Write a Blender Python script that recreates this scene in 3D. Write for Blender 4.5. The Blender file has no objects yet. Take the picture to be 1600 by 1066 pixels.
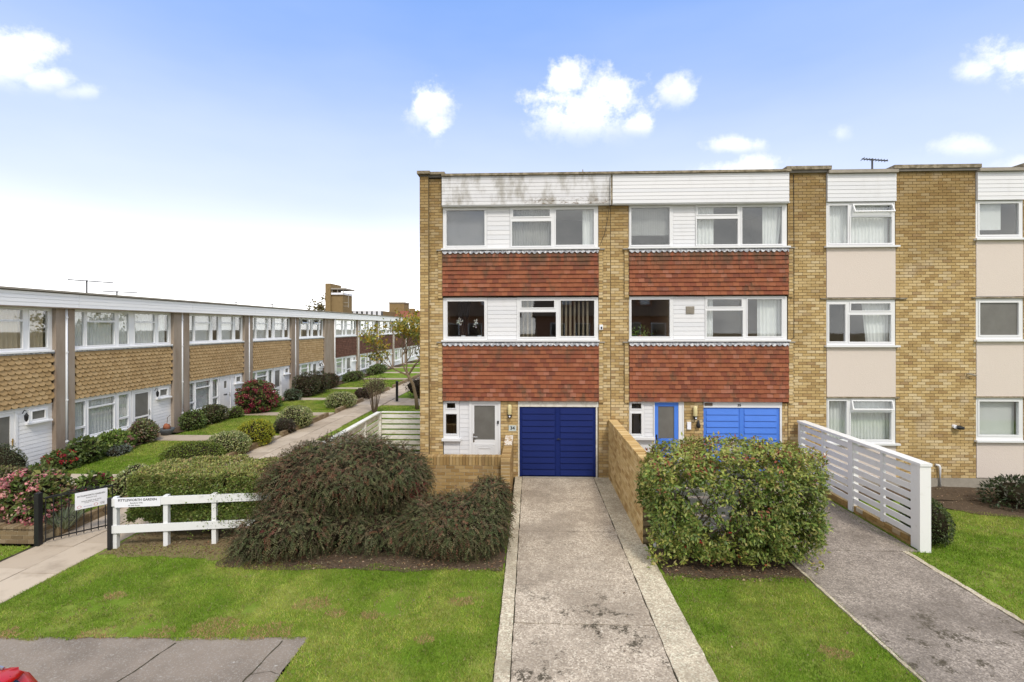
import bpy, math, random
import numpy as np
from mathutils import Vector, Matrix

S = bpy.context.scene
COL = S.collection
rnd = random.Random(11)
nr = np.random.RandomState(11)
R = math.radians

# ---------------------------------------------------------------- camera
YAW = math.atan(30 / 785)
CAMP = Vector((0, 0, 4.2))
cam = bpy.data.cameras.new('camera')
camo = bpy.data.objects.new('camera', cam)
COL.objects.link(camo)
camo.location = CAMP
camo.rotation_euler = (R(90), R(0.1), YAW)
cam.lens = 785 / 1600 * 36
cam.sensor_width = 36
cam.shift_y = -22 / 1600
cam.clip_end = 3000
cam.clip_start = 0.05
S.camera = camo

# ---------------------------------------------------------------- light, sky, exposure
SUN = Vector((0.24, -0.62, 0.75)).normalized()
SUN_EL = math.asin(SUN.z)
SUN_AZ = math.atan2(SUN.x, SUN.y)
sl = bpy.data.lights.new('sun', 'SUN')
sl.energy = 1.5
sl.angle = R(11)
sl.color = (1.0, 0.93, 0.82)
so = bpy.data.objects.new('sun', sl)
COL.objects.link(so)
so.rotation_euler = SUN.to_track_quat('Z', 'Y').to_euler()
so.location = (-20, -30, 40)

S.view_settings.view_transform = 'Standard'
S.view_settings.look = 'None'
S.view_settings.gamma = 1
S.view_settings.exposure = 0.80
S.view_settings.use_curve_mapping = False
S.cycles.use_denoising = True
S.cycles.max_bounces = 8
S.cycles.transparent_max_bounces = 12
S.cycles.sample_clamp_indirect = 6


class NB:
    """short node-tree builder"""
    def __init__(s, nt):
        s.nt = nt

    def n(s, t, ins=None, **kw):
        nd = s.nt.nodes.new('ShaderNode' + t)
        for k, v in kw.items():
            setattr(nd, k, v)
        for k, v in (ins or {}).items():
            sk = nd.inputs[k]
            if isinstance(v, bpy.types.NodeSocket):
                s.nt.links.new(v, sk)
            else:
                sk.default_value = v
        return nd

    def m(s, op, a, b=0.0, c=0.0, clamp=False):
        nd = s.n('Math', {0: a, 1: b, 2: c}, operation=op)
        nd.use_clamp = clamp
        return nd.outputs[0]

    def pos(s):
        return s.n('NewGeometry').outputs['Position']

    def noise(s, scale, detail=4, rough=0.55, vec=None, dist=0.0):
        i = {'Scale': scale, 'Detail': detail, 'Roughness': rough, 'Distortion': dist}
        i['Vector'] = vec if vec is not None else s.pos()
        return s.n('TexNoise', i).outputs['Fac']

    def stretch(s, x, y, z, vec=None):
        return s.n('VectorMath', {0: vec if vec is not None else s.pos(), 1: (x, y, z)}, operation='MULTIPLY').outputs[0]

    def vor(s, scale, out='Distance', vec=None, feature='F1'):
        return s.n('TexVoronoi', {'Scale': scale, 'Vector': vec if vec is not None else s.pos()}, feature=feature).outputs[out]

    def step(s, x, a, b):
        nd = s.n('MapRange', {'Value': x, 'From Min': a, 'From Max': b})
        nd.interpolation_type = 'SMOOTHSTEP'
        return nd.outputs[0]

    def mix(s, f, a, b, blend='MIX'):
        nd = s.n('Mix', data_type='RGBA', blend_type=blend)
        for k, v in ((0, f), (6, a), (7, b)):
            if isinstance(v, bpy.types.NodeSocket):
                s.nt.links.new(v, nd.inputs[k])
            else:
                nd.inputs[k].default_value = v if k == 0 else (*v, 1) if len(v) == 3 else v
        return nd.outputs[2]

    def ramp(s, x, stops, interp='LINEAR'):
        nd = s.n('ValToRGB', {0: x})
        cr = nd.color_ramp
        cr.interpolation = interp
        while len(cr.elements) < len(stops):
            cr.elements.new(0.5)
        for e, (p, c) in zip(cr.elements, stops):
            e.position = p
            e.color = (*c, 1)
        return nd.outputs[0]

    def rand(s):
        a = s.n('NewGeometry').outputs['Random Per Island']
        b = s.n('ObjectInfo').outputs['Random']
        return s.m('FRACT', s.m('ADD', a, s.m('MULTIPLY', b, 7.31)))

    def bump(s, h, strength=0.4, dist=0.01):
        return s.n('Bump', {'Height': h, 'Strength': strength, 'Distance': dist}).outputs[0]


MATS = {}


def material(name, col, rough=0.7, spec=0.4, normal=None, metal=0.0, coat=0.0):
    """col: rgb or function(NB) -> rgb socket; normal: function(NB) -> normal socket"""
    if name in MATS:
        return MATS[name]
    m = bpy.data.materials.new(name)
    m.use_nodes = True
    nt = m.node_tree
    b = NB(nt)
    p = nt.nodes['Principled BSDF']
    p.inputs['Roughness'].default_value = rough
    p.inputs['Specular IOR Level'].default_value = spec
    p.inputs['Metallic'].default_value = metal
    p.inputs['Coat Weight'].default_value = coat
    c = col(b) if callable(col) else (*col, 1)
    if isinstance(c, bpy.types.NodeSocket):
        nt.links.new(c, p.inputs['Base Color'])
    else:
        p.inputs['Base Color'].default_value = c
    if normal:
        nt.links.new(normal(b), p.inputs['Normal'])
    MATS[name] = m
    return m


# ---- world: Nishita sky, pale haze towards the horizon, scattered cumulus
wd = bpy.data.worlds.new('World')
S.world = wd
wd.use_nodes = True
wn = wd.node_tree
b = NB(wn)
bg = wn.nodes['Background']
sky = b.n('TexSky', sky_type='NISHITA')
sky.sun_disc = False
sky.sun_elevation = SUN_EL
sky.sun_rotation = SUN_AZ
sky.air_density = 1.0
sky.dust_density = 1.2
sky.ozone_density = 2.0
dirv = b.n('TexCoord').outputs['Generated']
sep = b.n('SeparateXYZ', {0: dirv}).outputs
dx, dy, dz = sep[0], sep[1], sep[2]
zz = b.m('MAXIMUM', dz, 0.0)
base = b.mix(0.85, sky.outputs[0], (1.0, 2.3, 5.7))
haze = b.m('POWER', b.n('MapRange', {'Value': zz, 'From Min': 0.60, 'From Max': 0.0}).outputs[0], 1.12)
hn = b.noise(2.2, 4, 0.5, b.stretch(1, 1, 3.5, dirv))
haze = b.m('MULTIPLY_ADD', b.m('SUBTRACT', hn, 0.5), 0.22, haze, clamp=True)
base = b.mix(haze, base, (6.7, 6.8, 6.95))
base = b.mix(b.m('POWER', b.n('MapRange', {'Value': zz, 'From Min': 0.23, 'From Max': 0.0}).outputs[0], 1.9), base, (14.5, 14.3, 13.9))
# cumulus cells given by bearing (x/y) and height (z/y), edges broken by noise
ysafe = b.m('MAXIMUM', dy, 0.12)
u = b.m('DIVIDE', dx, ysafe)
v = b.m('DIVIDE', dz, ysafe)
n1 = b.noise(13.0, 7, 0.62, b.stretch(1, 1, 1.25, dirv))
n2 = b.noise(38.0, 8, 0.66, dirv)
wob = b.m('ADD', b.m('MULTIPLY', b.m('SUBTRACT', n1, 0.5), 3.0), b.m('MULTIPLY', b.m('SUBTRACT', n2, 0.5), 1.5))
cells = [(.105, .43, .115, .072, 1), (.07, .485, .05, .045, 1), (.17, .455, .05, .04, .9), (.215, .40, .045, .03, .8),
         (-.205, .445, .042, .06, .95), (-.19, .40, .03, .04, .7),
         (.29, .385 + .075, .036, .038, .75), (.43, .305, .075, .026, .85), (.40, .355, .055, .02, .7), (.36, .29, .06, .025, .5),
         (.965, .50, .10, .06, .95), (.86, .49, .05, .03, .6), (1.0, .55, .05, .05, .8), (.84, .345, .07, .025, .45), (.99, .30, .08, .03, .5),
         (-1.08, .56, .10, .075, .95), (-1.0, .51, .06, .03, .7), (-.92, .485, .05, .02, .35),
         (.60, .375, .02, .02, .25)]
cl = None
for cx, cy, rx, ry, a in cells:
    du = b.m('DIVIDE', b.m('SUBTRACT', u, cx), rx)
    dv = b.m('DIVIDE', b.m('SUBTRACT', v, cy), ry)
    d = b.m('SQRT', b.m('ADD', b.m('MULTIPLY', du, du), b.m('MULTIPLY', dv, dv)))
    k = b.m('MULTIPLY', b.m('MULTIPLY', b.step(b.m('ADD', d, wob), 1.20, 0.15), b.step(b.m('ADD', dv, b.m('MULTIPLY', wob, .4)), -1.4, 0.1)), a)
    cl = k if cl is None else b.m('MAXIMUM', cl, k)
cl = b.m('MULTIPLY', cl, b.step(dy, 0.3, 0.55))
rest = b.m('MULTIPLY', b.step(b.noise(2.6, 7, 0.58, b.stretch(1, 1, 1.8, dirv)), 0.33, 0.55), b.step(dy, 0.62, 0.2))  # unseen cloud cover overhead and behind, broadened to add ambient light
cl = b.m('MAXIMUM', cl, rest)
cc = b.mix(b.step(n1, 0.3, 0.65), (6.4, 6.45, 6.5), (8.6, 8.5, 8.3))
base = b.mix(cl, base, cc)
wn.links.new(base, bg.inputs[0])
bg.inputs[1].default_value = 0.105

# ---------------------------------------------------------------- geometry helpers
W = {}          # world matrix of every parent


class MB:
    def __init__(s):
        s.v = []
        s.f = []

    def quad(s, *p):
        i = len(s.v)
        s.v += [tuple(q) for q in p]
        s.f.append(tuple(range(i, i + len(p))))
        return s

    def box(s, x0, x1, y0, y1, z0, z1):
        i = len(s.v)
        s.v += [(x0, y0, z0), (x1, y0, z0), (x1, y1, z0), (x0, y1, z0), (x0, y0, z1), (x1, y0, z1), (x1, y1, z1), (x0, y1, z1)]
        s.f += [tuple(i + k for k in q) for q in ((0, 3, 2, 1), (4, 5, 6, 7), (0, 1, 5, 4), (1, 2, 6, 5), (2, 3, 7, 6), (3, 0, 4, 7))]
        return s

    def hexa(s, p):
        i = len(s.v)
        s.v += [tuple(q) for q in p]
        s.f += [tuple(i + k for k in q) for q in ((0, 3, 2, 1), (4, 5, 6, 7), (0, 1, 5, 4), (1, 2, 6, 5), (2, 3, 7, 6), (3, 0, 4, 7))]
        return s

    def tube(s, pts, r, n=6):
        pts = [Vector(p) for p in pts]
        rs = r if isinstance(r, (list, tuple)) else [r] * len(pts)
        i0 = len(s.v)
        for k, p in enumerate(pts):
            t = (pts[min(k + 1, len(pts) - 1)] - pts[max(k - 1, 0)]).normalized()
            a = t.cross(Vector((0, 0, 1)))
            if a.length < 1e-3:
                a = t.cross(Vector((0, 1, 0)))
            a.normalize()
            c = t.cross(a)
            for j in range(n):
                q = p + (a * math.cos(2 * math.pi * j / n) + c * math.sin(2 * math.pi * j / n)) * rs[k]
                s.v.append(tuple(q))
        for k in range(len(pts) - 1):
            for j in range(n):
                s.f.append((i0 + k * n + j, i0 + k * n + (j + 1) % n, i0 + (k + 1) * n + (j + 1) % n, i0 + (k + 1) * n + j))
        s.f.append(tuple(i0 + j for j in range(n))[::-1])
        s.f.append(tuple(i0 + (len(pts) - 1) * n + j for j in range(n)))
        return s

    def lathe(s, c, prof, n=12):
        i0 = len(s.v)
        for r, z in prof:
            for j in range(n):
                a = 2 * math.pi * j / n
                s.v.append((c[0] + r * math.cos(a), c[1] + r * math.sin(a), c[2] + z))
        for k in range(len(prof) - 1):
            for j in range(n):
                s.f.append((i0 + k * n + j, i0 + k * n + (j + 1) % n, i0 + (k + 1) * n + (j + 1) % n, i0 + (k + 1) * n + j))
        s.f.append(tuple(i0 + j for j in range(n))[::-1])
        s.f.append(tuple(i0 + (len(prof) - 1) * n + j for j in range(n)))
        return s

    def ell(s, c, r, lump=0.0, nu=14, nv=9, seed=0.0, zmin=-9):
        i0 = len(s.v)
        for k in range(nv + 1):
            th = math.pi * k / nv
            for j in range(nu):
                ph = 2 * math.pi * j / nu
                d = (math.sin(th) * math.cos(ph), math.sin(th) * math.sin(ph), math.cos(th))
                q = 1 + lump * (math.sin(4 * d[0] + 3 * d[2] + seed) + math.sin(5 * d[1] - 4 * d[2] + 2 * seed)) * .5
                s.v.append((c[0] + r[0] * d[0] * q, c[1] + r[1] * d[1] * q, max(zmin, c[2] + r[2] * d[2] * q)))
        for k in range(nv):
            for j in range(nu):
                s.f.append((i0 + k * nu + j, i0 + (k + 1) * nu + j, i0 + (k + 1) * nu + (j + 1) % nu, i0 + k * nu + (j + 1) % nu))
        return s


class Frame:
    """a facade: u along it, v up, d outwards"""
    def __init__(s, o, r, n):
        s.o, s.r, s.n = Vector(o), Vector(r), Vector(n)
        s.z = Vector((0, 0, 1))
        s.M = Matrix((s.r, s.z, s.n)).transposed()

    def p(s, u, v, d):
        return s.o + s.r * u + s.z * v + s.n * d

    def box(s, mb, u0, u1, v0, v1, d0, d1):
        return mb.hexa([s.p(u0, v0, d1), s.p(u1, v0, d1), s.p(u1, v0, d0), s.p(u0, v0, d0),
                        s.p(u0, v1, d1), s.p(u1, v1, d1), s.p(u1, v1, d0), s.p(u0, v1, d0)])


FA = Frame((0, 14, 0), (1, 0, 0), (0, -1, 0))          # the yellow brick row
FT = Frame((-14.7, 0, 0), (0, 1, 0), (1, 0, 0))        # the low terrace on the left


def adopt(o, parent):
    COL.objects.link(o)
    if parent is not None:
        o.parent = parent
        o.matrix_parent_inverse = W[parent.name].inverted()
    return o


def tag(o, label=None, cat=None, group=None, kind=None):
    for k, v in (('label', label), ('category', cat), ('group', group), ('kind', kind)):
        if v:
            o[k] = v
    return o


def thing(name, loc, label, cat, group=None):
    o = bpy.data.objects.new(name, None)
    o.empty_display_size = 0.2
    o.location = loc
    COL.objects.link(o)
    W[o.name] = Matrix.Translation(loc)
    return tag(o, label, cat, group)


def me_from(mb, name, smooth=False):
    me = bpy.data.meshes.new(name)
    me.from_pydata(mb.v, [], mb.f)
    if smooth:
        me.polygons.foreach_set('use_smooth', [True] * len(me.polygons))
    me.update()
    return me


def part(name, mb, mat, parent=None, smooth=False, kind=None, label=None):
    me = me_from(mb, name, smooth)
    me.materials.append(mat)
    o = bpy.data.objects.new(name, me)
    adopt(o, parent)
    W[o.name] = Matrix.Identity(4)
    if kind:
        o['kind'] = kind
    if label:
        o['label'] = label
    return o


def struct(name, mb, mat, smooth=False):
    return part(name, mb, mat, None, smooth, 'structure')


def top(name, mb, mat, label, cat, group=None, smooth=False):
    return tag(part(name, mb, mat, None, smooth), label, cat, group)


TEMPL = {}


def boxt(a, b_, c):
    """template: a box of half sizes with slightly eased corners"""
    k = ('box', round(a, 3), round(b_, 3), round(c, 3))
    if k not in TEMPL:
        mb = MB().box(-a, a, -b_, b_, -c, c)
        TEMPL[k] = (np.array(mb.v), mb.f)
    return k


TMESH = {}


def tmesh(key, mat):
    kk = (key, mat.name)
    if kk not in TMESH:
        v, f = TEMPL[key]
        me = bpy.data.meshes.new(key[0])
        me.from_pydata([tuple(q) for q in v], [], f)
        me.materials.append(mat)
        TMESH[kk] = me
    return TMESH[kk]


def pieces(name, parent, insts, mat, stuff=None, limit=300):
    """insts: (template key, location, 3x3 rotation or None). nearest ones are objects, the rest one mesh"""
    insts = sorted(insts, key=lambda q: (Vector(q[1]) - CAMP).length)
    inv = W[parent.name].inverted()
    for key, loc, rot in insts[:limit]:
        o = bpy.data.objects.new(name, tmesh(key, mat))
        o.location = loc
        if rot is not None:
            o.rotation_euler = rot.to_euler()
        COL.objects.link(o)
        o.parent = parent
        o.matrix_parent_inverse = inv
    rest = insts[limit:]
    if rest:
        V = []
        F = []
        n = 0
        for key, loc, rot in rest:
            v, f = TEMPL[key]
            if rot is not None:
                v = v @ np.array(rot).T
            V.append(v + np.array(loc))
            F += [tuple(i + n for i in q) for q in f]
            n += len(v)
        mb = MB()
        mb.v = [tuple(q) for q in np.concatenate(V)]
        mb.f = F
        part(stuff or name, mb, mat, parent, kind='stuff')


def vnoise(p, seed=0):
    """value noise, p (N,3)"""
    p = np.asarray(p, float)
    i = np.floor(p).astype(np.int64)
    f = p - i
    f = f * f * (3 - 2 * f)
    out = 0
    for a in (0, 1):
        for c in (0, 1):
            for d in (0, 1):
                h = (i[:, 0] + a) * 374761393 + (i[:, 1] + c) * 668265263 + (i[:, 2] + d) * 2147483647 + seed * 144665
                h = (h ^ (h >> 13)) * 1274126177
                h = ((h ^ (h >> 16)) & 0xffff) / 65535.0
                out = out + h * np.where(a, f[:, 0], 1 - f[:, 0]) * np.where(c, f[:, 1], 1 - f[:, 1]) * np.where(d, f[:, 2], 1 - f[:, 2])
    return out


def unit(a):
    return a / np.maximum(np.linalg.norm(a, axis=1, keepdims=True), 1e-6)


def leaves(name, P, D, Nn, L, Wd, C, mat, parent=None, kind=None, fold=0.25, tri=False):
    """one leaf (two folded triangles, or a single blade) per point"""
    n = len(P)
    D = unit(D)
    Sd = unit(np.cross(D, Nn))
    Up = unit(np.cross(Sd, D))
    L = L[:, None]
    Wd = Wd[:, None]
    if tri:
        v = np.stack([P - Sd * Wd * .5, P + Sd * Wd * .5, P + D * L], 1)
        k = 3
        idx = np.arange(n * 3, dtype=np.int32)
        nf, per = n, 3
    else:
        mid = P + D * L * .45
        v = np.stack([P, mid + Sd * Wd * .5 + Up * Wd * fold, P + D * L, mid - Sd * Wd * .5 + Up * Wd * fold], 1)
        k = 4
        bse = (np.arange(n) * 4)[:, None]
        idx = np.concatenate([bse, bse + 1, bse + 2, bse, bse + 2, bse + 3], 1).astype(np.int32).ravel()
        nf, per = 2 * n, 3
    me = bpy.data.meshes.new(name)
    me.vertices.add(n * k)
    me.vertices.foreach_set('co', v.reshape(-1).astype(np.float32))
    me.loops.add(nf * per)
    me.loops.foreach_set('vertex_index', idx)
    me.polygons.add(nf)
    me.polygons.foreach_set('loop_start', np.arange(0, nf * per, per, dtype=np.int32))
    me.update(calc_edges=True)
    at = me.color_attributes.new('Col', 'FLOAT_COLOR', 'POINT')
    cc = np.ones((n, k, 4), np.float32)
    cc[:, :, :3] = C[:, None, :]
    at.data.foreach_set('color', cc.ravel())
    me.materials.append(mat)
    o = bpy.data.objects.new(name, me)
    adopt(o, parent)
    W[o.name] = Matrix.Identity(4)
    if kind:
        o['kind'] = kind
    return o


def leafmat(name, trans=0.3, rough=0.5, spec=0.35):
    m = bpy.data.materials.new(name)
    m.use_nodes = True
    nt = m.node_tree
    nb = NB(nt)
    p = nt.nodes['Principled BSDF']
    a = nb.n('Attribute', attribute_name='Col').outputs['Color']
    nt.links.new(a, p.inputs['Base Color'])
    p.inputs['Roughness'].default_value = rough
    p.inputs['Specular IOR Level'].default_value = spec
    t = nb.n('BsdfTranslucent', {'Color': a})
    mx = nb.n('MixShader', {0: trans, 1: p.outputs[0], 2: t.outputs[0]})
    nt.links.new(mx.outputs[0], nt.nodes['Material Output'].inputs[0])
    return m


M_leaf = leafmat('leaf', .3, .45, .4)
M_leaf_dull = leafmat('leaf_dull', .2, .7, .2)
M_petal = leafmat('petal', .3, .7, .2)
M_grass = leafmat('grass_blade', .35, .6, .25)


def palette(n, cols, wts=None, jit=0.18):
    cols = np.array(cols)
    w = np.array(wts if wts is not None else [1] * len(cols), float)
    i = nr.choice(len(cols), n, p=w / w.sum())
    return np.clip(cols[i] * (1 + jit * nr.randn(n, 1)) * (1 + 0.06 * nr.randn(n, 3)), .004, .9)


# ---------------------------------------------------------------- materials
def brickmat(name, cols, grime=0.5, top_grime=False):
    def col(b):
        c = b.ramp(b.rand(), cols)
        c = b.mix(b.m('MULTIPLY', b.step(b.noise(1.3, 5), .45, .75), grime), c, (.20, .135, .055))
        c = b.mix(b.m('MULTIPLY', b.noise(55, 3), .35), c, (.30, .21, .10))
        if top_grime:      # old weathering on the exposed top courses
            z = b.n('SeparateXYZ', {0: b.pos()}).outputs[2]
            g = b.m('MULTIPLY', b.step(b.m('ADD', z, b.m('MULTIPLY', b.noise(.9, 4), 3.0)), 6.4, 9.6), .62)
            c = b.mix(g, c, (.17, .105, .035))
            e = b.m('MULTIPLY', b.step(b.noise(.8, 3), .62, .74), .35)
            c = b.mix(e, c, (.55, .48, .38))
        return c
    return material(name, col, .88, .2, lambda b: b.bump(b.noise(70, 4), .5, .006))


BUFF = [(0, (.34, .22, .095)), (.2, (.44, .305, .13)), (.45, (.52, .375, .17)), (.7, (.58, .435, .22)), (.9, (.64, .52, .32)), (1, (.30, .185, .085))]
M_brick = brickmat('buff_brick', BUFF, .35, True)
M_brick_wall = brickmat('garden_brick', [(0, (.25, .145, .05)), (.4, (.39, .25, .095)), (.8, (.46, .32, .15)), (1, (.20, .11, .045))], .8)
M_mortar_pale = material('pale_mortar', lambda b: b.mix(b.noise(9, 4), (.36, .30, .20), (.52, .45, .33)), .95, .1)
M_mortar = material('mortar', lambda b: b.mix(b.noise(9, 4), (.18, .135, .075), (.30, .24, .145)), .95, .1)
M_conc = material('concrete', lambda b: b.mix(b.noise(6, 6, .65), (.20, .18, .15), (.42, .38, .32)), .95, .15, lambda b: b.bump(b.noise(40, 5), .5, .01))
M_coping = material('coping_concrete', lambda b: b.mix(b.step(b.noise(8, 6, .7), .35, .7), (.14, .115, .075), (.36, .31, .23)), .95, .15, lambda b: b.bump(b.noise(30, 5), .6, .01))
M_felt = material('roof_felt', lambda b: b.mix(b.noise(5, 4), (.12, .11, .10), (.22, .20, .17)), .95, .1)
M_pvc = material('white_pvc', lambda b: b.mix(b.noise(2.3, 3), (.66, .67, .69), (.71, .71, .71)), .32, .5)
M_white_bright = material('bright_white_board', lambda b: b.mix(b.rand(), (.78, .79, .81), (.83, .83, .83)), .4, .4)
M_clad = material('white_cladding', lambda b: b.mix(b.m('MULTIPLY', b.step(b.noise(3, 5, .6, b.stretch(1, 1, .4)), .5, .8), .3), b.mix(b.rand(), (.62, .63, .655), (.68, .68, .69)), (.47, .46, .44)), .45, .4)


def dirty(b):
    c = b.mix(b.rand(), (.58, .58, .60), (.64, .64, .65))
    a = b.step(b.noise(1.15, 7, .66, b.stretch(1.7, 1, .75)), .44, .66)
    c = b.mix(b.m('MULTIPLY', a, .85), c, (.27, .25, .21))
    z = b.n('SeparateXYZ', {0: b.pos()}).outputs[2]
    x = b.n('SeparateXYZ', {0: b.pos()}).outputs[0]
    low = b.m('MULTIPLY', b.step(b.m('ADD', z, b.m('MULTIPLY', b.noise(3, 4), .3)), 8.02, 7.75), b.step(x, -.6, .4))
    pk = b.m('MULTIPLY', b.step(b.noise(11, 6, .75, b.stretch(1, 1, 1.8)), .5, .6), low)
    return b.mix(pk, c, (.16, .12, .085))


M_clad_dirty = material('weathered_cladding', dirty, .6, .3)


def tilecol(b):
    c = b.ramp(b.rand(), [(0, (.14, .046, .029)), (.2, (.19, .057, .032)), (.5, (.235, .078, .036)), (.85, (.275, .098, .046)), (.97, (.31, .13, .085)), (1, (.12, .045, .03))])
    c = b.mix(b.m('MULTIPLY', b.noise(30, 4), .4), c, (.27, .10, .06))
    g = b.m('MULTIPLY', b.step(b.noise(2.2, 6, .7, b.stretch(1.5, 1, .8)), .50, .68), .72)
    c = b.mix(g, c, (.10, .065, .04))
    w = b.m('MULTIPLY', b.step(b.noise(16, 5, .7), .63, .72), .35)
    c = b.mix(w, c, (.50, .36, .27))
    z = b.n('SeparateXYZ', {0: b.pos()}).outputs[2]     # run-off stains below the lead
    st = b.step(b.noise(3.2, 6, .7, b.stretch(2.2, 1, .35)), .36, .60)
    up = b.m('MAXIMUM', b.step(z, 5.62, 6.2), b.m('MULTIPLY', b.m('MULTIPLY', b.step(z, 3.3, 3.66), b.step(z, 4.0, 3.9)), .45))
    return b.mix(b.m('MULTIPLY', b.m('MULTIPLY', st, up), .85), c, (.085, .06, .038))


M_tile = material('clay_tile', tilecol, .85, .2, lambda b: b.bump(b.noise(45, 4), .4, .006))
M_tile_dark = material('stained_clay_tile', lambda b: b.mix(b.rand(), (.10, .06, .035), (.20, .10, .05)), .9, .15)
M_lead = material('lead_flashing', lambda b: b.mix(b.step(b.noise(14, 5), .4, .65), (.25, .26, .29), (.62, .62, .64)), .6, .4)
M_scale = material('scale_tile', lambda b: b.mix(b.m('MULTIPLY', b.step(b.noise(2.0, 5), .5, .75), .35),
                   b.ramp(b.rand(), [(0, (.37, .245, .115)), (.5, (.42, .285, .14)), (1, (.46, .32, .165))]), (.24, .15, .07)), .85, .2)
M_scale_brown = material('brown_scale_tile', lambda b: b.ramp(b.rand(), [(0, (.10, .045, .03)), (1, (.16, .075, .05))]), .85, .2)
M_pier = material('party_concrete', lambda b: b.mix(b.step(b.noise(1.6, 6, .6, b.stretch(1, 1.5, .35)), .35, .75), (.33, .275, .225), (.24, .18, .13)), .9, .15, lambda b: b.bump(b.noise(60, 4), .4, .006))
M_render = material('pebble_render', lambda b: b.mix(b.noise(60, 3), (.57, .50, .445), (.66, .585, .53)), .95, .1, lambda b: b.bump(b.vor(60), .5, .008))
M_navy = material('navy_paint', lambda b: b.mix(b.m('MULTIPLY', b.step(b.noise(40, 5, .7), .68, .74), .5), b.mix(b.noise(1.2, 4), (.004, .013, .098), (.006, .018, .125)), (.12, .16, .30)), .5, .22)
M_blue = material('bright_blue_paint', lambda b: b.mix(b.noise(3, 3), (.055, .175, .62), (.075, .21, .70)), .4, .4)
M_black = material('black_paint', (.012, .012, .013), .45, .4)
M_dark = material('dark_plastic', (.03, .03, .032), .5, .4)
M_chrome = material('brushed_metal', (.6, .6, .6), .3, .5, metal=1)
M_gold = material('brass', (.6, .4, .12), .35, .5, metal=1)
M_opal = material('opal_plastic', (.62, .54, .28), .35, .5)
M_room = material('room_plaster', (.26, .235, .20), .9, .1)
M_roomdark = material('room_dim', (.46, .37, .28), .9, .1)
M_roomgrey = material('obscured_grey', (.20, .20, .21), .6, .3)
M_net = material('net_curtain', lambda b: b.mix(b.noise(7, 3), (.70, .71, .70), (.84, .84, .82)), .9, .1)
M_beige = material('beige_curtain', (.50, .42, .30), .9, .1)
M_blind = material('white_blind', (.66, .66, .65), .8, .1)
M_wood = material('twig_bark', lambda b: b.mix(b.noise(30, 4), (.07, .05, .035), (.17, .125, .085)), .95, .1)
M_bark = material('tree_bark', lambda b: b.mix(b.noise(12, 5), (.13, .095, .06), (.26, .20, .13)), .95, .1)
M_core = material('shade_core', lambda b: b.mix(b.noise(30, 4), (.012, .011, .007), (.04, .032, .02)), 1, 0)  # dark filler core keeps shrubs opaque; its colour stands in for inner shade
M_text = material('sign_black', (.015, .015, .02), .6, .3)
M_textblue = material('sign_blue', (.05, .06, .30), .6, .3)
M_red = material('sign_red', (.45, .08, .09), .6, .3)
M_signw = material('sign_white', (.76, .77, .82), .5, .4)
M_terracotta = material('terracotta', (.30, .11, .06), .8, .2)
M_slate = material('grey_pot', (.09, .10, .11), .6, .3)


def glass():
    m = bpy.data.materials.new('window_glass')
    m.use_nodes = True
    nt = m.node_tree
    nt.nodes.remove(nt.nodes['Principled BSDF'])
    b = NB(nt)
    fc = b.n('LayerWeight', {'Blend': .5}).outputs['Facing']
    fr = b.m('MULTIPLY_ADD', b.m('POWER', fc, 4.0), .80, .08)
    t = b.n('BsdfTransparent', {'Color': (.93, .945, .945, 1)})
    g = b.n('BsdfGlossy', {'Color': (1, 1, 1, 1), 'Roughness': .02, 'Normal': b.bump(b.noise(1.1, 2), .012, .05)})
    mx = b.n('MixShader', {0: fr, 1: t.outputs[0], 2: g.outputs[0]})
    nt.links.new(mx.outputs[0], nt.nodes['Material Output'].inputs[0])
    return m


M_glass = glass()
M_obscure = material('obscured_glass', lambda b: b.mix(b.noise(3, 3), (.10, .095, .085), (.17, .165, .15)), .22, .6, lambda b: b.bump(b.vor(90), .35, .01))

# paving and ground
def agg(b, dark, light, moss=.5):
    n = b.noise(2.0, 6, .6)
    c = b.mix(n, dark, light)
    c = b.mix(b.m('MULTIPLY', b.step(b.noise(9, 8, .78), .42, .64), .5), c, tuple(k * .62 for k in dark))
    sp = b.vor(52, 'Color')
    spv = b.n('SeparateXYZ', {0: sp}).outputs[0]
    c = b.mix(b.m('MULTIPLY', b.step(spv, .62, .95), .55), c, tuple(min(.8, k * 1.5) for k in light))
    c = b.mix(b.m('MULTIPLY', b.step(spv, .36, .05), .55), c, tuple(k * .5 for k in dark))
    big = b.m('MULTIPLY', b.step(b.noise(.75, 6, .62), .40, .64), .62)
    c = b.mix(big, c, tuple(k * .62 for k in dark))
    ms = b.m('MULTIPLY', b.step(b.m('ADD', b.noise(2.6, 8, .72), b.m('MULTIPLY', b.noise(.8, 2), .30)), .70, .77), moss)
    y = b.n('SeparateXYZ', {0: b.pos()}).outputs[1]
    ms = b.m('MULTIPLY', b.m('MULTIPLY', ms, b.step(b.noise(24, 6, .7), .40, .56)), b.m('ADD', b.step(y, 8.6, 6.9), .25))
    c = b.mix(ms, c, (.085, .072, .052))
    li = b.m('MULTIPLY', b.step(b.noise(7, 4, .55), .70, .74), .6)
    return b.mix(li, c, (.62, .57, .48))


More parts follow.
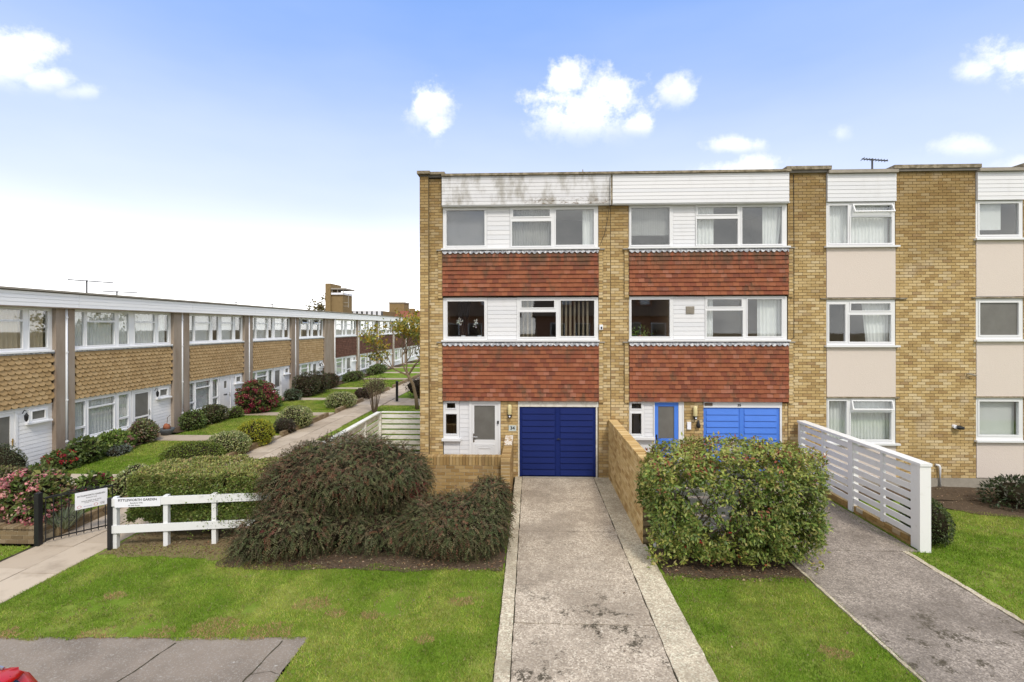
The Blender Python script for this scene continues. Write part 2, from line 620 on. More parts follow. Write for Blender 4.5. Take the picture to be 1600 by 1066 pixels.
M_drive = material('exposed_aggregate', lambda b: agg(b, (.37, .305, .235), (.56, .48, .385), .95), .95, .15, lambda b: b.bump(b.noise(50, 5), .7, .01))
M_drive2 = material('worn_aggregate', lambda b: agg(b, (.235, .20, .168), (.39, .34, .29), .85), .95, .15, lambda b: b.bump(b.noise(40, 5), .9, .015))
M_kerb = material('concrete_strip', lambda b: agg(b, (.46, .39, .285), (.62, .535, .41), .35), .95, .15, lambda b: b.bump(b.noise(60, 4), .5, .006))
M_slab = material('paving_concrete', lambda b: b.mix(b.m('MULTIPLY', b.step(b.noise(1.6, 6, .65), .45, .75), .55), b.mix(b.rand(), (.39, .315, .235), (.50, .42, .325)), (.24, .19, .14)), .95, .15, lambda b: b.bump(b.noise(50, 4), .4, .006))


def tar(b):
    c = b.mix(b.noise(3, 6, .65), (.205, .17, .135), (.30, .255, .21))
    c = b.mix(b.m('MULTIPLY', b.step(b.noise(.9, 6, .65), .42, .66), .5), c, (.13, .11, .09))
    sp = b.n('SeparateXYZ', {0: b.vor(75, 'Color')}).outputs[0]
    c = b.mix(b.m('MULTIPLY', b.step(sp, .7, 1), .5), c, (.36, .34, .31))
    li = b.m('MULTIPLY', b.step(b.noise(9, 3, .5, b.stretch(1, 1.5, 1)), .68, .73), .8)
    return b.mix(li, c, (.42, .40, .36))


M_tar = material('old_tarmac', tar, .95, .15, lambda b: b.bump(b.noise(60, 5), .7, .01))
M_crack = material('joint_filler', lambda b: b.mix(b.noise(20, 4), (.03, .028, .02), (.10, .09, .06)), 1, 0)
M_hollow = material('shadow_felt', (.055, .035, .02), .95, .1)  # felt behind scale tiles, coloured dark to deepen shadow in the gaps
M_soil = material('soil', lambda b: b.mix(b.noise(14, 6, .7), (.045, .032, .022), (.15, .11, .075)), 1, .05, lambda b: b.bump(b.noise(25, 6), 1, .03))
M_dry = material('dry_soil', lambda b: b.mix(b.noise(8, 6, .7), (.13, .105, .05), (.25, .19, .11)), 1, .05, lambda b: b.bump(b.noise(25, 6), 1, .02))
M_lawn = material('turf', lambda b: b.mix(b.step(b.noise(1.1, 6, .65), .45, .72), b.mix(b.noise(20, 4), (.11, .185, .018), (.17, .25, .032)), (.28, .31, .075)), 1, .05, lambda b: b.bump(b.noise(60, 4), 1, .02))
M_white_paint = material('white_fence_paint', lambda b: b.mix(b.m('MULTIPLY', b.step(b.noise(5, 6, .7), .55, .75), .35), b.mix(b.rand(), (.70, .71, .72), (.75, .75, .74)), (.48, .46, .40)), .5, .35)
M_white_old = material('mossy_fence_paint', lambda b: b.mix(b.step(b.noise(4, 6, .7, b.stretch(1, 1, 3)), .45, .75), b.mix(b.rand(), (.66, .65, .58), (.74, .74, .70)), (.42, .38, .26)), .7, .25)

# ---------------------------------------------------------------- ground
def sm(x):
    x = np.clip(x, 0, 1)
    return x * x * (3 - 2 * x)


def gz(x, y):
    """height of the ground: falls a little towards the right-hand house"""
    return -0.17 * sm((np.asarray(x, float) - 7.35) / 0.8) * sm((np.asarray(y, float) - 9.0) / 3.5)


def sheet(x0, x1, y0, y1, z, step=0.5, hf=None, rough=0.0, seed=1):
    nx, ny = max(1, int((x1 - x0) / step)), max(1, int((y1 - y0) / step))
    mb = MB()
    for j in range(ny + 1):
        for i in range(nx + 1):
            x, y = x0 + (x1 - x0) * i / nx, y0 + (y1 - y0) * j / ny
            h = z + (float(hf(x, y)) if hf else 0)
            if rough:
                h += rough * float(vnoise(np.array([[x * 3, y * 3, seed]]))[0])
            mb.v.append((x, y, h))
    for j in range(ny):
        for i in range(nx):
            a = j * (nx + 1) + i
            mb.f.append((a, a + 1, a + nx + 2, a + nx + 1))
    return mb


def poly(pts, z, wob=0.0, sub=1):
    mb = MB()
    out = []
    n = len(pts)
    for i in range(n):
        a, c = Vector((*pts[i], 0)), Vector((*pts[(i + 1) % n], 0))
        k = max(1, int((c - a).length / .12)) if wob else 1
        for j in range(k):
            q = a.lerp(c, j / k)
            if wob:
                q += Vector((rnd.uniform(-wob, wob), rnd.uniform(-wob, wob), 0))
            out.append((q.x, q.y, z))
    return mb.quad(*out)


struct('ground', MB().quad((-500, -300, -.30), (500, -300, -.30), (500, 900, -.30), (-500, 900, -.30)), M_dry)
struct('road', MB().quad((-60, -6, -.14), (60, -6, -.14), (60, 4.5, -.14), (-60, 4.5, -.14)), M_tar)
struct('far_verge', MB().box(-60, 60, -16, -6, -.2, -.01), M_lawn)
struct('kerb', MB().box(-60, 60, 4.5, 4.64, -.25, .0), M_conc)
struct('pavement', MB().quad((-60, 4.64, -.012), (60, 4.64, -.012), (60, 4.9, -.012), (-60, 4.9, -.012)), M_tar)
tm = struct('parking_apron', poly([(-30, 4.9), (-3.02, 4.9), (-3.05, 6.05), (-3.02, 6.9), (-7.2, 6.9), (-30, 6.9)], -.004, .012), M_tar)
W['parking_apron'] = Matrix.Identity(4)
for pts in ([(-5.05, 4.9), (-4.94, 5.6), (-4.72, 6.63)], [(-3.5, 4.9), (-3.42, 5.9), (-3.33, 6.7)], [(-3.42, 5.95), (-3.2, 6.02), (-3.04, 5.96)]):
    mb = MB()
    q = []
    for a, c in zip(pts[:-1], pts[1:]):
        for k in range(9):
            t = k / 9
            q.append((a[0] + (c[0] - a[0]) * t + rnd.uniform(-.012, .012), a[1] + (c[1] - a[1]) * t))
    for a, c in zip(q[:-1], q[1:]):
        w = rnd.uniform(.005, .014)
        mb.quad((a[0] - w, a[1], .0005), (a[0] + w, a[1], .0005), (c[0] + w, c[1], .0005), (c[0] - w, c[1], .0005))
    part('crack', mb, M_crack, tm)

lawns = [(-8.05, -3.02, 6.6, 9.3, 0), (-3.02, -.47, 4.9, 9.3, 0), (2.2, 4.63, 4.9, 8.6, 0), (6.92, 18, 4.9, 12.6, 0)]
mb = MB()
struct('lawn', poly([(-8.06, 6.52), (-5.5, 6.60), (-3.02, 6.70), (-3.02, 12), (-8.06, 12)], .003, .022), M_lawn)
struct('lawn', sheet(-3.02, -.47, 4.9, 12, .0, .4), M_lawn)
struct('lawn', sheet(2.2, 4.63, 4.9, 9.9, .0, .4), M_lawn)
struct('lawn', sheet(6.92, 30, 4.9, 14.2, .0, .35, gz), M_lawn)
struct('lawn', sheet(-40, -9.66, 6.6, 9.35, -.03, .6), M_lawn)
struct('lawn', sheet(-16, -9.62, 9.6, 70, .05, 1.0), M_lawn)
struct('lawn', sheet(-8.0, -5.2, 12, 26.6, .015, .6), M_lawn)
struct('lawn', sheet(-5.2, 2, 16.9, 26.6, .015, .8), M_lawn)
struct('lawn', sheet(-8.0, 2, 29.2, 90, .015, 2.0), M_lawn)
# beds
mb = poly([(-5.6, 8.62), (-4.6, 8.5), (-3.3, 8.6), (-2.2, 8.52), (-1.2, 8.66), (-.49, 8.6), (-.49, 11.97), (-5.05, 11.97), (-5.5, 10.4)], .012, .035)
struct('flower_bed', mb, M_soil)
struct('flower_bed', poly([(2.24, 8.56), (3.2, 8.45), (4.3, 8.56), (4.6, 8.45), (4.6, 9.6), (2.24, 9.6)], .012, .035), M_soil)
struct('hedge_bed', poly([(-8.0, 9.0), (-7.2, 8.9), (-6.2, 8.95), (-5.5, 8.8), (-5.45, 11.2), (-8.0, 11.2)], .008, .06), M_dry)
mb = sheet(7.5, 16, 12.9, 13.98, .012, .25, gz, .05)
struct('flower_bed', mb, M_soil)
struct('soil_patch', poly([(9.9, 12.4), (10.3, 12.0), (11.3, 11.75), (13.5, 11.7), (13.5, 13.0), (9.8, 13.0)], -.145, .03), M_soil)
struct('patio', MB().quad((-5.06, 12.1, .02), (-.5, 12.1, .02), (-.5, 16.7, .02), (-5.06, 16.7, .02)), M_slab)

def slabpoly(pts, z0, z1, wob):
    mb = poly(pts, z1, wob)
    n = len(mb.v)
    mb.v += [(x, y, z0) for x, y, z in mb.v]
    mb.f += [(i, (i + n), (i + 1) % n + n, (i + 1) % n) for i in range(n)]
    return mb


def rectp(x0, x1, y0, y1):
    return [(x0, y0), (x1, y0), (x1, y1), (x0, y1)]


# driveway of number 34 : three bays of exposed aggregate between concrete strips
dw = struct('driveway', MB().box(-.47, 2.2, 4.9, 14.0, -.2, .006), M_crack)
for a, c in ((4.9, 7.08), (7.1, 10.28), (10.3, 13.86)):
    part('concrete_bay', slabpoly(rectp(-.25, 1.712, a, c), -.1, .022, .009), M_drive, dw)
for a, c in ((4.9, 7.7), (7.706, 10.9), (10.906, 13.98)):
    part('edge_strip', slabpoly(rectp(-.45, -.264, a, c), -.15, .034, .005), M_kerb, dw)
    part('edge_strip', slabpoly(rectp(1.727, 2.19, a, c), -.15, .03, .006), M_kerb, dw)
part('threshold', MB().box(-.25, 1.715, 13.865, 13.985, -.1, .04), M_conc, dw)
d2 = struct('driveway', MB().box(4.63, 6.92, 4.9, 9.6, -.2, .006), M_crack)
for a, c in ((4.9, 9.58),):
    part('concrete_bay', slabpoly(rectp(4.64, 6.87, a, c), -.1, .02, .012), M_drive2, d2)
part('forecourt', MB().box(2.36, 7.16, 9.605, 13.98, -.1, .024), M_drive2, d2)
part('edge_strip', slabpoly(rectp(6.89, 6.98, 4.9, 9.6), -.1, .024, .014), M_kerb, d2)
part('edge_strip', slabpoly(rectp(4.585, 4.628, 4.9, 9.6), -.1, .026, .006), M_kerb, d2)

# garden path of paving slabs, straight back from the gate
gp = struct('path', MB().box(-9.6, -7.4, 6.0, 60, -.2, -.012), M_crack)
ins = []
cols = [(-9.5, -8.77), (-8.76, -8.06)]
for ci, (a, c) in enumerate(cols):
    y = 6.0 + ci * .45
    while y < 46:
        l = rnd.choice((.6, .9, .9, 1.2))
        ins.append((boxt((c - a) / 2 - .004, l / 2 - .005, .03), ((a + c) / 2, y + l / 2, -.018 + rnd.uniform(-.004, .004)), None))
        y += l
y = 12.0
while y < 20.5:
    ins.append((boxt(.32, .44, .03), (-7.735, y + .45, -.018 + rnd.uniform(-.004, .004)), None))
    y += .9
x = -8.0
while x < -2:
    for k in range(3):
        ins.append((boxt(.44, .44, .03), (x + .45, 26.7 + .45 + k * .9, -.016 + rnd.uniform(-.003, .003)), None))
    x += .9
pieces('paving_slab', gp, ins, M_slab, 'paving_slabs')
struct('path', MB().box(-8.05, 2, 26.62, 29.2, -.2, -.014), M_crack)


# ---------------------------------------------------------------- brickwork
BH, BL = .0785, .226


def brickrect(fr, u0, u1, v0, v1, d=0.0, th=.02, out=None, off=0.0, jit=.0015):
    """stretcher-bond bricks whose faces stand at depth d"""
    out = [] if out is None else out
    nrow = max(1, round((v1 - v0) / BH))
    h = (v1 - v0) / nrow
    for r in range(nrow):
        z = v0 + (r + .5) * h
        u = u0 - (off + (.5 if r % 2 else 0) * BL) % BL
        while u < u1 - .01:
            a, c = max(u, u0), min(u + BL, u1)
            if c - a > .03:
                hl = round((c - a) / 2 - .006, 3)
                k = boxt(hl, th, round(h / 2 - .006, 3)) if abs(fr.r.x) > .5 else boxt(th, hl, round(h / 2 - .006, 3))
                out.append((k, tuple(fr.p((a + c) / 2, z, d - th + rnd.uniform(-jit, jit))), None))
            u += BL
    return out


def brick_wall(parent, fr, rects, mat=None, mortar=True, depth=.24, limit=300, th=.02):
    mb = MB()
    ins = []
    for (u0, u1, v0, v1, d) in rects:
        fr.box(mb, u0 + .002, u1 - .002, v0, v1, d - depth, d - .014)
        brickrect(fr, u0, u1, v0, v1, d, th + max(0, d) / 2, ins, off=abs(u0 * 3.7) % BL)
    w = part('brick_wall', mb, M_mortar, parent)
    pieces('brick', w, ins, mat or M_brick, 'brickwork', limit)
    return w


TEMPL[('tile',)] = None


def tile_panel(parent, u0, u1, v0, v1, d=.07, limit=150, special=()):
    """plain clay tiles hung in courses"""
    mb = MB()
    FA.box(mb, u0, u1, v0, v1, -.2, d - .05)
    p = part('tile_panel', mb, M_tile_dark, parent)
    g, w = .1185, .165
    nrow = round((v1 - v0) / g)
    g = (v1 - v0) / nrow
    ins = []
    tilt = Matrix.Rotation(R(-14), 3, 'X')
    for r in range(nrow):
        z = v0 + (r + .5) * g + .012
        u = u0 - (w / 2 if r % 2 else 0)
        while u < u1 - .01:
            a, c = max(u, u0), min(u + w, u1)
            if c - a > .02:
                rr = tilt @ Matrix.Rotation(rnd.gauss(0, .012), 3, 'Y') @ Matrix.Rotation(rnd.gauss(0, .012), 3, 'X')
                ins.append((boxt((c - a) / 2 - .0018, .011, g / 2 + .006), tuple(FA.p((a + c) / 2, z + rnd.gauss(0, .0015), d - .012 + rnd.gauss(0, .002))), rr))
            u += w
    pieces('tile', p, ins, M_tile, 'hung_tiles', limit)
    # scalloped lead flashing above
    mb = MB()
    u = u0
    while u < u1 - .02:
        c = min(u + .147, u1)
        n = 6
        dep = rnd.uniform(.045, .062)
        pts = [FA.p(u, v1 + .10, d - .02), FA.p(u, v1 + .04, d + .018)]
        for k in range(n + 1):
            t = k / n
            pts.append(FA.p(u + (c - u) * t, v1 + .035 - dep * math.sin(math.pi * t), d + .022))
        pts += [FA.p(c, v1 + .04, d + .018), FA.p(c, v1 + .10, d - .02)]
        mb.quad(*pts)
        u = c
    part('lead_flashing', mb, M_lead, parent)
    return p


def boards(parent, fr, u0, u1, v0, v1, n, d, mat, name='cladding_board', backing=True, gap=.006):
    if backing:
        mb = MB()
        fr.box(mb, u0, u1, v0, v1, d - .1, d - .016)
        bk = part('cladding', mb, M_dark if backing == 'dark' else mat, parent)
    else:
        bk = parent
    h = (v1 - v0) / n
    for i in range(n):
        mb = MB()
        a, c = v0 + i * h, v0 + (i + 1) * h - gap
        # shiplap: bottom edge proud
        mb.hexa([fr.p(u0, a, d), fr.p(u1, a, d), fr.p(u1, a, d - .015), fr.p(u0, a, d - .015),
                 fr.p(u0, c, d - .006), fr.p(u1, c, d - .006), fr.p(u1, c, d - .015), fr.p(u0, c, d - .015)])
        part(name, mb, mat, bk)
    return bk


def curtain(win, fr, u0, u1, v0, v1, mat, d=-.16, amp=.018, wl=.11, gather=0.0, name='curtain'):
    mb = MB()
    n = max(8, int((u1 - u0) / .016))
    ph = rnd.uniform(0, 6)
    rows = 4
    for j in range(rows + 1):
        t = j / rows
        for i in range(n + 1):
            s = i / n
            uu = u0 + (u1 - u0) * s
            if gather:          # drawn towards one side lower down
                uu += gather * (1 - t) * (s if gather < 0 else 1 - s)
            dd = d + amp * math.sin(6.283 * (u1 - u0) * s / wl + ph + .8 * math.sin(9 * s + ph)) + .3 * amp * math.sin(31 * s + ph + t)
            mb.v.append(tuple(fr.p(uu, v0 + (v1 - v0) * t, dd)))
    for j in range(rows):
        for i in range(n):
            a = j * (n + 1) + i
            mb.f.append((a, a + 1, a + n + 2, a + n + 1))
    return part(name, mb, mat, win, smooth=True)


def room(parent, fr, u0, u1, v0, v1, depth=2.6, mat=None, d=-.085):
    mb = MB()
    P = fr.p
    a, c = d, -depth
    mb.quad(P(u0, v0, c), P(u1, v0, c), P(u1, v1, c), P(u0, v1, c))
    mb.quad(P(u0, v0, a), P(u1, v0, a), P(u1, v0, c), P(u0, v0, c))
    mb.quad(P(u0, v1, c), P(u1, v1, c), P(u1, v1, a), P(u0, v1, a))
    mb.quad(P(u0, v0, a), P(u0, v0, c), P(u0, v1, c), P(u0, v1, a))
    mb.quad(P(u1, v0, c), P(u1, v0, a), P(u1, v1, a), P(u1, v1, c))
    return part('room', mb, mat or M_room, parent)


def window(parent, fr, u0, u1, v0, v1, panes, d=0.0, opened=(), glassmat=None, ring=.032, dep=.07):
    """pvc frame with one child pane per light; opened: {pane index: degrees} top hung"""
    us = sorted({u0, u1, *[q[0] for q in panes], *[q[1] for q in panes]})
    vs = sorted({v0, v1, *[q[2] for q in panes], *[q[3] for q in panes]})
    mb = MB()
    for i in range(len(us) - 1):
        for j in range(len(vs) - 1):
            cu, cv = (us[i] + us[i + 1]) / 2, (vs[j] + vs[j + 1]) / 2
            if any(q[0] < cu < q[1] and q[2] < cv < q[3] for q in panes):
                continue
            fr.box(mb, us[i], us[i + 1], vs[j], vs[j + 1], d - dep, d)
    wm = M_white_bright if fr is FT else M_pvc
    w = part('window', mb, wm, parent)
    mr = MB()
    for k, (a, c, e, f) in enumerate(panes):
        ang = opened[k] if k in opened else 0
        rm = MB()
        r = ring
        for q in ((a - r, a, e - r, f + r), (c, c + r, e - r, f + r), (a, c, e - r, e), (a, c, f, f + r)):
            fr.box(rm, *q, d + .001, d + .013) if not ang else fr.box(rm, *q, d - .02, d + .03)
        gm = MB()
        fr.box(gm, a, c, e, f, d - .034, d - .026)
        if ang:
            piv = fr.p(0, f + r, d)
            rot = Matrix.Rotation(R(ang), 3, fr.r)
            tr = lambda q: tuple(piv + rot @ (Vector(q) - piv))
            # swing the foot outwards
            if (rot @ Vector((0, 0, -1))).dot(fr.n) < 0:
                rot = Matrix.Rotation(R(-ang), 3, fr.r)
            rm.v = [tr(q) for q in rm.v]
            gm.v = [tr(q) for q in gm.v]
            part('vent_sash', rm, wm, w)
        else:
            i0 = len(mr.v)
            mr.v += rm.v
            mr.f += [tuple(x + i0 for x in q) for q in rm.f]
        part('pane', gm, glassmat or M_glass, w)
    if mr.v:
        part('sash', mr, wm, w)
    return w


def sill(parent, fr, u0, u1, v, d=.09, h=.045, mat=None):
    mb = MB()
    fr.box(mb, u0, u1, v - h, v, -.05, d)
    return part('window_sill', mb, mat or (M_white_bright if fr is FT else M_pvc), parent)


def text(parent, s, size, fr, u, v, d, mat, align='CENTER', name='lettering', bold=0.0):
    cu = bpy.data.curves.new('t', 'FONT')
    cu.body = s
    cu.size = size
    cu.align_x = align
    cu.align_y = 'CENTER'
    cu.extrude = .0015
    cu.offset = bold
    cu.resolution_u = 2
    o = bpy.data.objects.new('t', cu)
    COL.objects.link(o)
    dg = bpy.context.evaluated_depsgraph_get()
    me = bpy.data.meshes.new_from_object(o.evaluated_get(dg))
    bpy.data.objects.remove(o)
    me.transform(Matrix.Translation(fr.p(u, v, d)) @ fr.M.to_4x4())
    me.materials.clear()
    me.materials.append(mat)
    q = bpy.data.objects.new(name, me)
    adopt(q, parent)
    W[q.name] = Matrix.Identity(4)
    return q


def garage_door(parent, u0, u1, v0, v1, mat, d=-.05):
    mb = MB()
    FA.box(mb, u0, u1, v0, v1, d - .05, d)
    g = part('garage_door', mb, mat, parent)
    n = 11
    um = (u0 + u1) / 2
    h = (v1 - v0 - .06) / n
    for a, c in ((u0 + .08, um - .08), (um + .08, u1 - .08)):
        for i in range(n):
            z0, z1 = v0 + .03 + i * h + .004, v0 + .03 + (i + 1) * h - .012
            mb = MB()
            mb.hexa([FA.p(a, z0, d + .026), FA.p(c, z0, d + .026), FA.p(c, z0, d), FA.p(a, z0, d),
                     FA.p(a, z1, d + .004), FA.p(c, z1, d + .004), FA.p(c, z1, d), FA.p(a, z1, d)])
            part('panel', mb, mat, g)
    mb = MB()
    FA.box(mb, um - .055, um + .055, v0 + .02, v1 - .02, d + .001, d + .014)
    part('stile', mb, mat, g)
    mb = MB().tube([FA.p(um + .03, v0 + 1.05, d + .014), FA.p(um + .03, v0 + 1.05, d + .05)], .022, 8)
    FA.box(mb, um - .03, um + .09, v0 + 1.04, v0 + 1.06, d + .05, d + .062)
    part('handle', mb, M_dark, g)
    return g


def wall_lamp(u, v, label):
    t = thing('wall_lamp', FA.p(u, v, .02), label, 'lamp')
    p = FA.p(u, v, .08)
    part('shade', MB().lathe(p, [(.045, -.02), (.055, 0), (.056, .23), (.045, .26), (.01, .27)], 12), M_opal, t, True)
    mb = MB().lathe(p, [(.01, -.11), (.045, -.10), (.06, -.03), (.056, -.005)], 12)
    FA.box(mb, u - .03, u + .03, v - .08, v + .2, .0, .03)
    part('base', mb, M_black, t)
    part('sensor', MB().ell(FA.p(u, v - .06, .135), (.025, .025, .025), nu=8, nv=5), M_signw, t, True)
    return t


# ---------------------------------------------------------------- number 34 and number 35
def house_base(u0, u1, label, name='terraced_house'):
    return thing(name, ((u0 + u1) / 2, 14, 0), label, 'house')


def shell(h, u0, u1, ztop=8.40, back=22.5, left=False, right=False):
    mb = MB()
    mb.box(u0, u1, 13.93, back, ztop - .02, ztop + .05)
    part('roof', mb, M_felt, h)
    mb = MB().box(u0, u1, back - .25, back, 0, ztop - .02)
    part('rear_wall', mb, M_mortar, h)


def lower_front(h, x, door_mat, gar_mat, blue):
    """front door, side light, cladding and garage; x: left edge of the bay"""
    pass


# --- number 34
h = house_base(-3.1, 2.19, 'three-storey yellow brick end house with navy garage door and grimy white fascia')
H34 = h
brick_wall(h, FA, [(-3.107, -2.86, 0, 8.40, .10), (-2.858, -2.474, 0, 8.36, 0), (1.862, 2.193, 0, 7.55, 0), (-.86, -.372, 0, 2.12, 0)])
FW = Frame((-3.107, 0, 0), (0, -1, 0), (-1, 0, 0))
mb = MB().box(-3.10, -2.9, 14.15, 22.5, 0, 8.4)
fw = part('flank_wall', mb, M_mortar, h)
pieces('brick', fw, brickrect(FW, -22.5, -14.02, 0, 8.4, 0, .02), M_brick, 'brickwork', 0)
mb = MB().box(-3.16, -2.80, 13.80, 22.5, 8.45, 8.53)
mb.box(-2.80, -2.40, 13.86, 14.3, 8.445, 8.515)
part('coping', mb, M_coping, h)
mb = MB().box(-3.105, -2.87, 14.02, 22.5, 8.40, 8.448)
part('coping_bed', mb, M_mortar, h)
# little brick cheeks beside the hung tiles
def cheeks(h, ul, ur, zz):
    mb = MB()
    ins = []
    for z0, z1 in zz:
        for a, c in ((ul - .13, ul), (ur, ur + .13)):
            FA.box(mb, a + .003, c - .003, z0, z1, -.05, .036)
            brickrect(FA, a, c, z0, z1, .045, .03, ins)
    w = part('brick_cheek', mb, M_mortar, h)
    pieces('brick', w, ins, M_brick, 'brickwork', 120)
    mb = MB()
    for z0, z1 in zz:
        for a, c in ((ul - .17, ul + .01), (ur - .01, ur + .17)):
            FA.box(mb, a, c, z1, z1 + .03, -.02, .07)
    part('cheek_cap', mb, M_conc, h)


cheeks(h, -2.474, 1.862, [(5.0, 6.33), (2.1, 3.76)])
tile_panel(h, -2.474, 1.862, 5.06, 6.25)
tile_panel(h, -2.474, 1.862, 2.135, 3.68)
boards(h, FA, -2.47, 2.185, 7.575, 8.375, 8, .16, M_clad_dirty, backing=True)
part('roof_edge', MB().box(-2.47, 2.19, 13.78, 14.3, 8.376, 8.435), M_coping, h)
part('soffit', MB().box(-2.47, 2.19, 13.86, 14.2, 7.55, 7.573), M_pvc, h)
shell(h, -3.1, 2.19)
# windows
room(h, FA, -2.46, -1.0, 6.3, 7.6, 1.0, M_roomgrey)
w = window(h, FA, -2.47, -1.235, 6.39, 7.545, [(-2.37, -1.30, 6.48, 7.47)], d=-.02)
curtain(w, FA, -2.42, -1.26, 6.45, 7.5, material('grey_net', (.20, .20, .215), .9, .1), d=-.2, amp=.006, wl=.03, name='blind')
boards(h, FA, -1.23, -.592, 6.395, 7.545, 9, -.025, M_clad)
room(h, FA, -.6, 1.86, 6.3, 7.6, 2.2, M_roomgrey)
w = window(h, FA, -.585, 1.86, 6.39, 7.545, [(-.5, .52, 7.28, 7.47), (-.53, .56, 6.46, 7.14), (.69, 1.74, 6.48, 7.46)], d=-.02)
curtain(w, FA, -.55, .6, 6.4, 7.5, material('dim_net', (.27, .27, .26), .9, .1), d=-.2, amp=.02, wl=.07)
curtain(w, FA, 1.45, 1.78, 6.4, 7.5, M_net, d=-.2)
sill(h, FA, -2.5, 1.88, 6.388, .12)
room(h, FA, -2.46, -1.0, 3.75, 5.05, 3.0, M_roomdark)
w = window(h, FA, -2.47, -1.225, 3.84, 5.02, [(-2.35, -1.31, 3.93, 4.92)], d=-.02)
curtain(w, FA, -2.15, -1.75, 3.85, 5.0, material('dark_drape', (.04, .04, .045), .9, .1), d=-.75, amp=.05, wl=.2, gather=-.2)
boards(h, FA, -1.22, -.405, 3.845, 5.02, 10, -.025, M_clad)
room(h, FA, -.42, 1.86, 3.75, 5.05, 3.4, M_room)
w = window(h, FA, -.40, 1.86, 3.84, 5.02, [(-.27, .64, 4.74, 4.93), (-.32, .69, 3.92, 4.61), (.82, 1.75, 3.94, 4.93)], d=-.02)
for i in range(17):          # vertical blind
    uu = -.34 + i * .12
    if 4 <= i <= 8:
        continue
    mb = MB()
    a = R(58 + rnd.uniform(-6, 6))
    du, dd = .045 * math.cos(a), .045 * math.sin(a)
    mb.quad(FA.p(uu - du, 3.9, -.2 - dd), FA.p(uu + du, 3.9, -.2 + dd), FA.p(uu + du, 4.98, -.2 + dd), FA.p(uu - du, 4.98, -.2 - dd))
    part('blind_slat', mb, M_beige, w)
sill(h, FA, -2.5, 1.88, 3.838, .12)
# ground floor
room(h, FA, -2.46, -1.75, .2, 2.12, 1.6, M_roomdark)
w = window(h, FA, -2.47, -2.02, 1.09, 2.125, [(-2.37, -2.13, 1.92, 2.07), (-2.40, -2.09, 1.2, 1.76)], d=-.02, ring=.028)
sill(h, FA, -2.5, -1.97, 1.088, .09, .07)
boards(h, FA, -2.46, -2.02, .03, 1.015, 8, -.03, M_clad)
boards(h, FA, -2.015, -1.745, .03, 2.125, 17, -.03, M_clad)
mb = MB()
for q in ((-1.742, -1.665, .03, 2.125), (-.985 + .06, -.862, .03, 2.125), (-1.664, -.926, 2.06, 2.125)):
    FA.box(mb, *q, -.09, -.002)
part('door_frame', mb, M_pvc, h)


def glazed_door(h, u0, u1, v0, v1, g, mat, lower=True, left=True):
    a, c, e, f = g
    mb = MB()
    for q in ((u0, a, v0, v1), (c, u1, v0, v1), (a, c, v0, e), (a, c, f, v1)):
        FA.box(mb, *q, -.08, -.025)
    dr = part('front_door', mb, mat, h)
    gm = MB()
    FA.box(gm, a, c, e, f, -.06, -.05)
    part('pane', gm, M_obscure, dr)
    if lower:
        for k, ins_ in enumerate((.0, .05, .1)):
            mb = MB()
            m_ = .03
            x0, x1, z0, z1 = a + ins_, c - ins_, v0 + .12 + ins_, e - .12 - ins_
            for q in ((x0, x0 + .018, z0, z1), (x1 - .018, x1, z0, z1), (x0 + .018, x1 - .018, z0, z0 + .018), (x0 + .018, x1 - .018, z1 - .018, z1)):
                FA.box(mb, *q, -.026, -.012 + k * .002)
            part('door_moulding', mb, mat, dr)
    ux = u0 + .05 if left else u1 - .05
    mb = MB()
    FA.box(mb, ux - .018, ux + .018, v0 + .93, v0 + 1.17, -.026, -.012)
    mb.tube([FA.p(ux, v0 + 1.08, -.012), FA.p(ux, v0 + 1.08, .03), FA.p(ux + (.11 if left else -.11), v0 + 1.08, .032)], .009, 6)
    part('handle', mb, M_chrome if mat is M_pvc else M_black, dr)
    return dr


glazed_door(h, -1.662, -.928, .05, 2.058, (-1.60, -1.02, 1.04, 2.0), M_pvc)
mb = MB()
FA.box(mb, -.955, -.905, 1.5, 1.58, .0, .022)
part('doorbell', mb, M_dark, h)
# garage
mb = MB()
FA.box(mb, -.37, 1.86, 1.975, 2.125, -.12, -.01)
FA.box(mb, -.37, -.335, .02, 1.975, -.12, -.015)
FA.box(mb, 1.79, 1.83, .02, 1.975, -.12, -.015)
part('garage_frame', mb, material('old_white_wood', lambda b: b.mix(b.step(b.noise(7, 5, .7), .45, .7), (.66, .64, .58), (.50, .47, .40)), .7, .2), h)
brick_wall(h, FA, [(1.832, 1.861, .0, 2.1, -.01)], limit=0)
garage_door(h, -.333, 1.788, .03, 1.973, M_navy)
mb = MB()
FA.box(mb, -.66 + .03, -.42, 1.3, 1.46, .002, .02)
np_ = part('number_plate', mb, material('plate_grey', (.45, .50, .48), .4, .4), h)
text(np_, '34', .125, FA, -.525, 1.38, .0215, M_text, bold=.004)
mb = MB().tube([FA.p(-2.62, .1, .03), FA.p(-2.62, .55, .03), FA.p(-2.62, .62, .06)], .012, 6)
FA.box(mb, -2.65, -2.59, .62, .65, .03, .1)
part('garden_tap', mb, M_gold, h)
mb = MB()
FA.box(mb, 1.885, 1.975, 4.12, 4.26, .002, .07)
cb = part('security_camera', mb, M_signw, h)
mb = MB()
FA.box(mb, 1.915, 1.955, 4.14, 4.2, .071, .08)
part('lens', mb, M_dark, cb)
mb = MB().tube([FA.p(2.16, 8.3, .18), FA.p(2.14, 7.5, .17), FA.p(2.12, 7.2, .02), FA.p(2.03, 6.75, .015), FA.p(1.9, 6.45, .015)], .006, 4)
part('cable', mb, M_dark, h)
part('roof_pole', MB().tube([(1.5, 14.6, 8.4), (1.5, 14.6, 8.75)], .015, 6), M_conc, h)
wall_lamp(-.60, 1.78, 'cream tubular wall lamp above the number 34 plate')

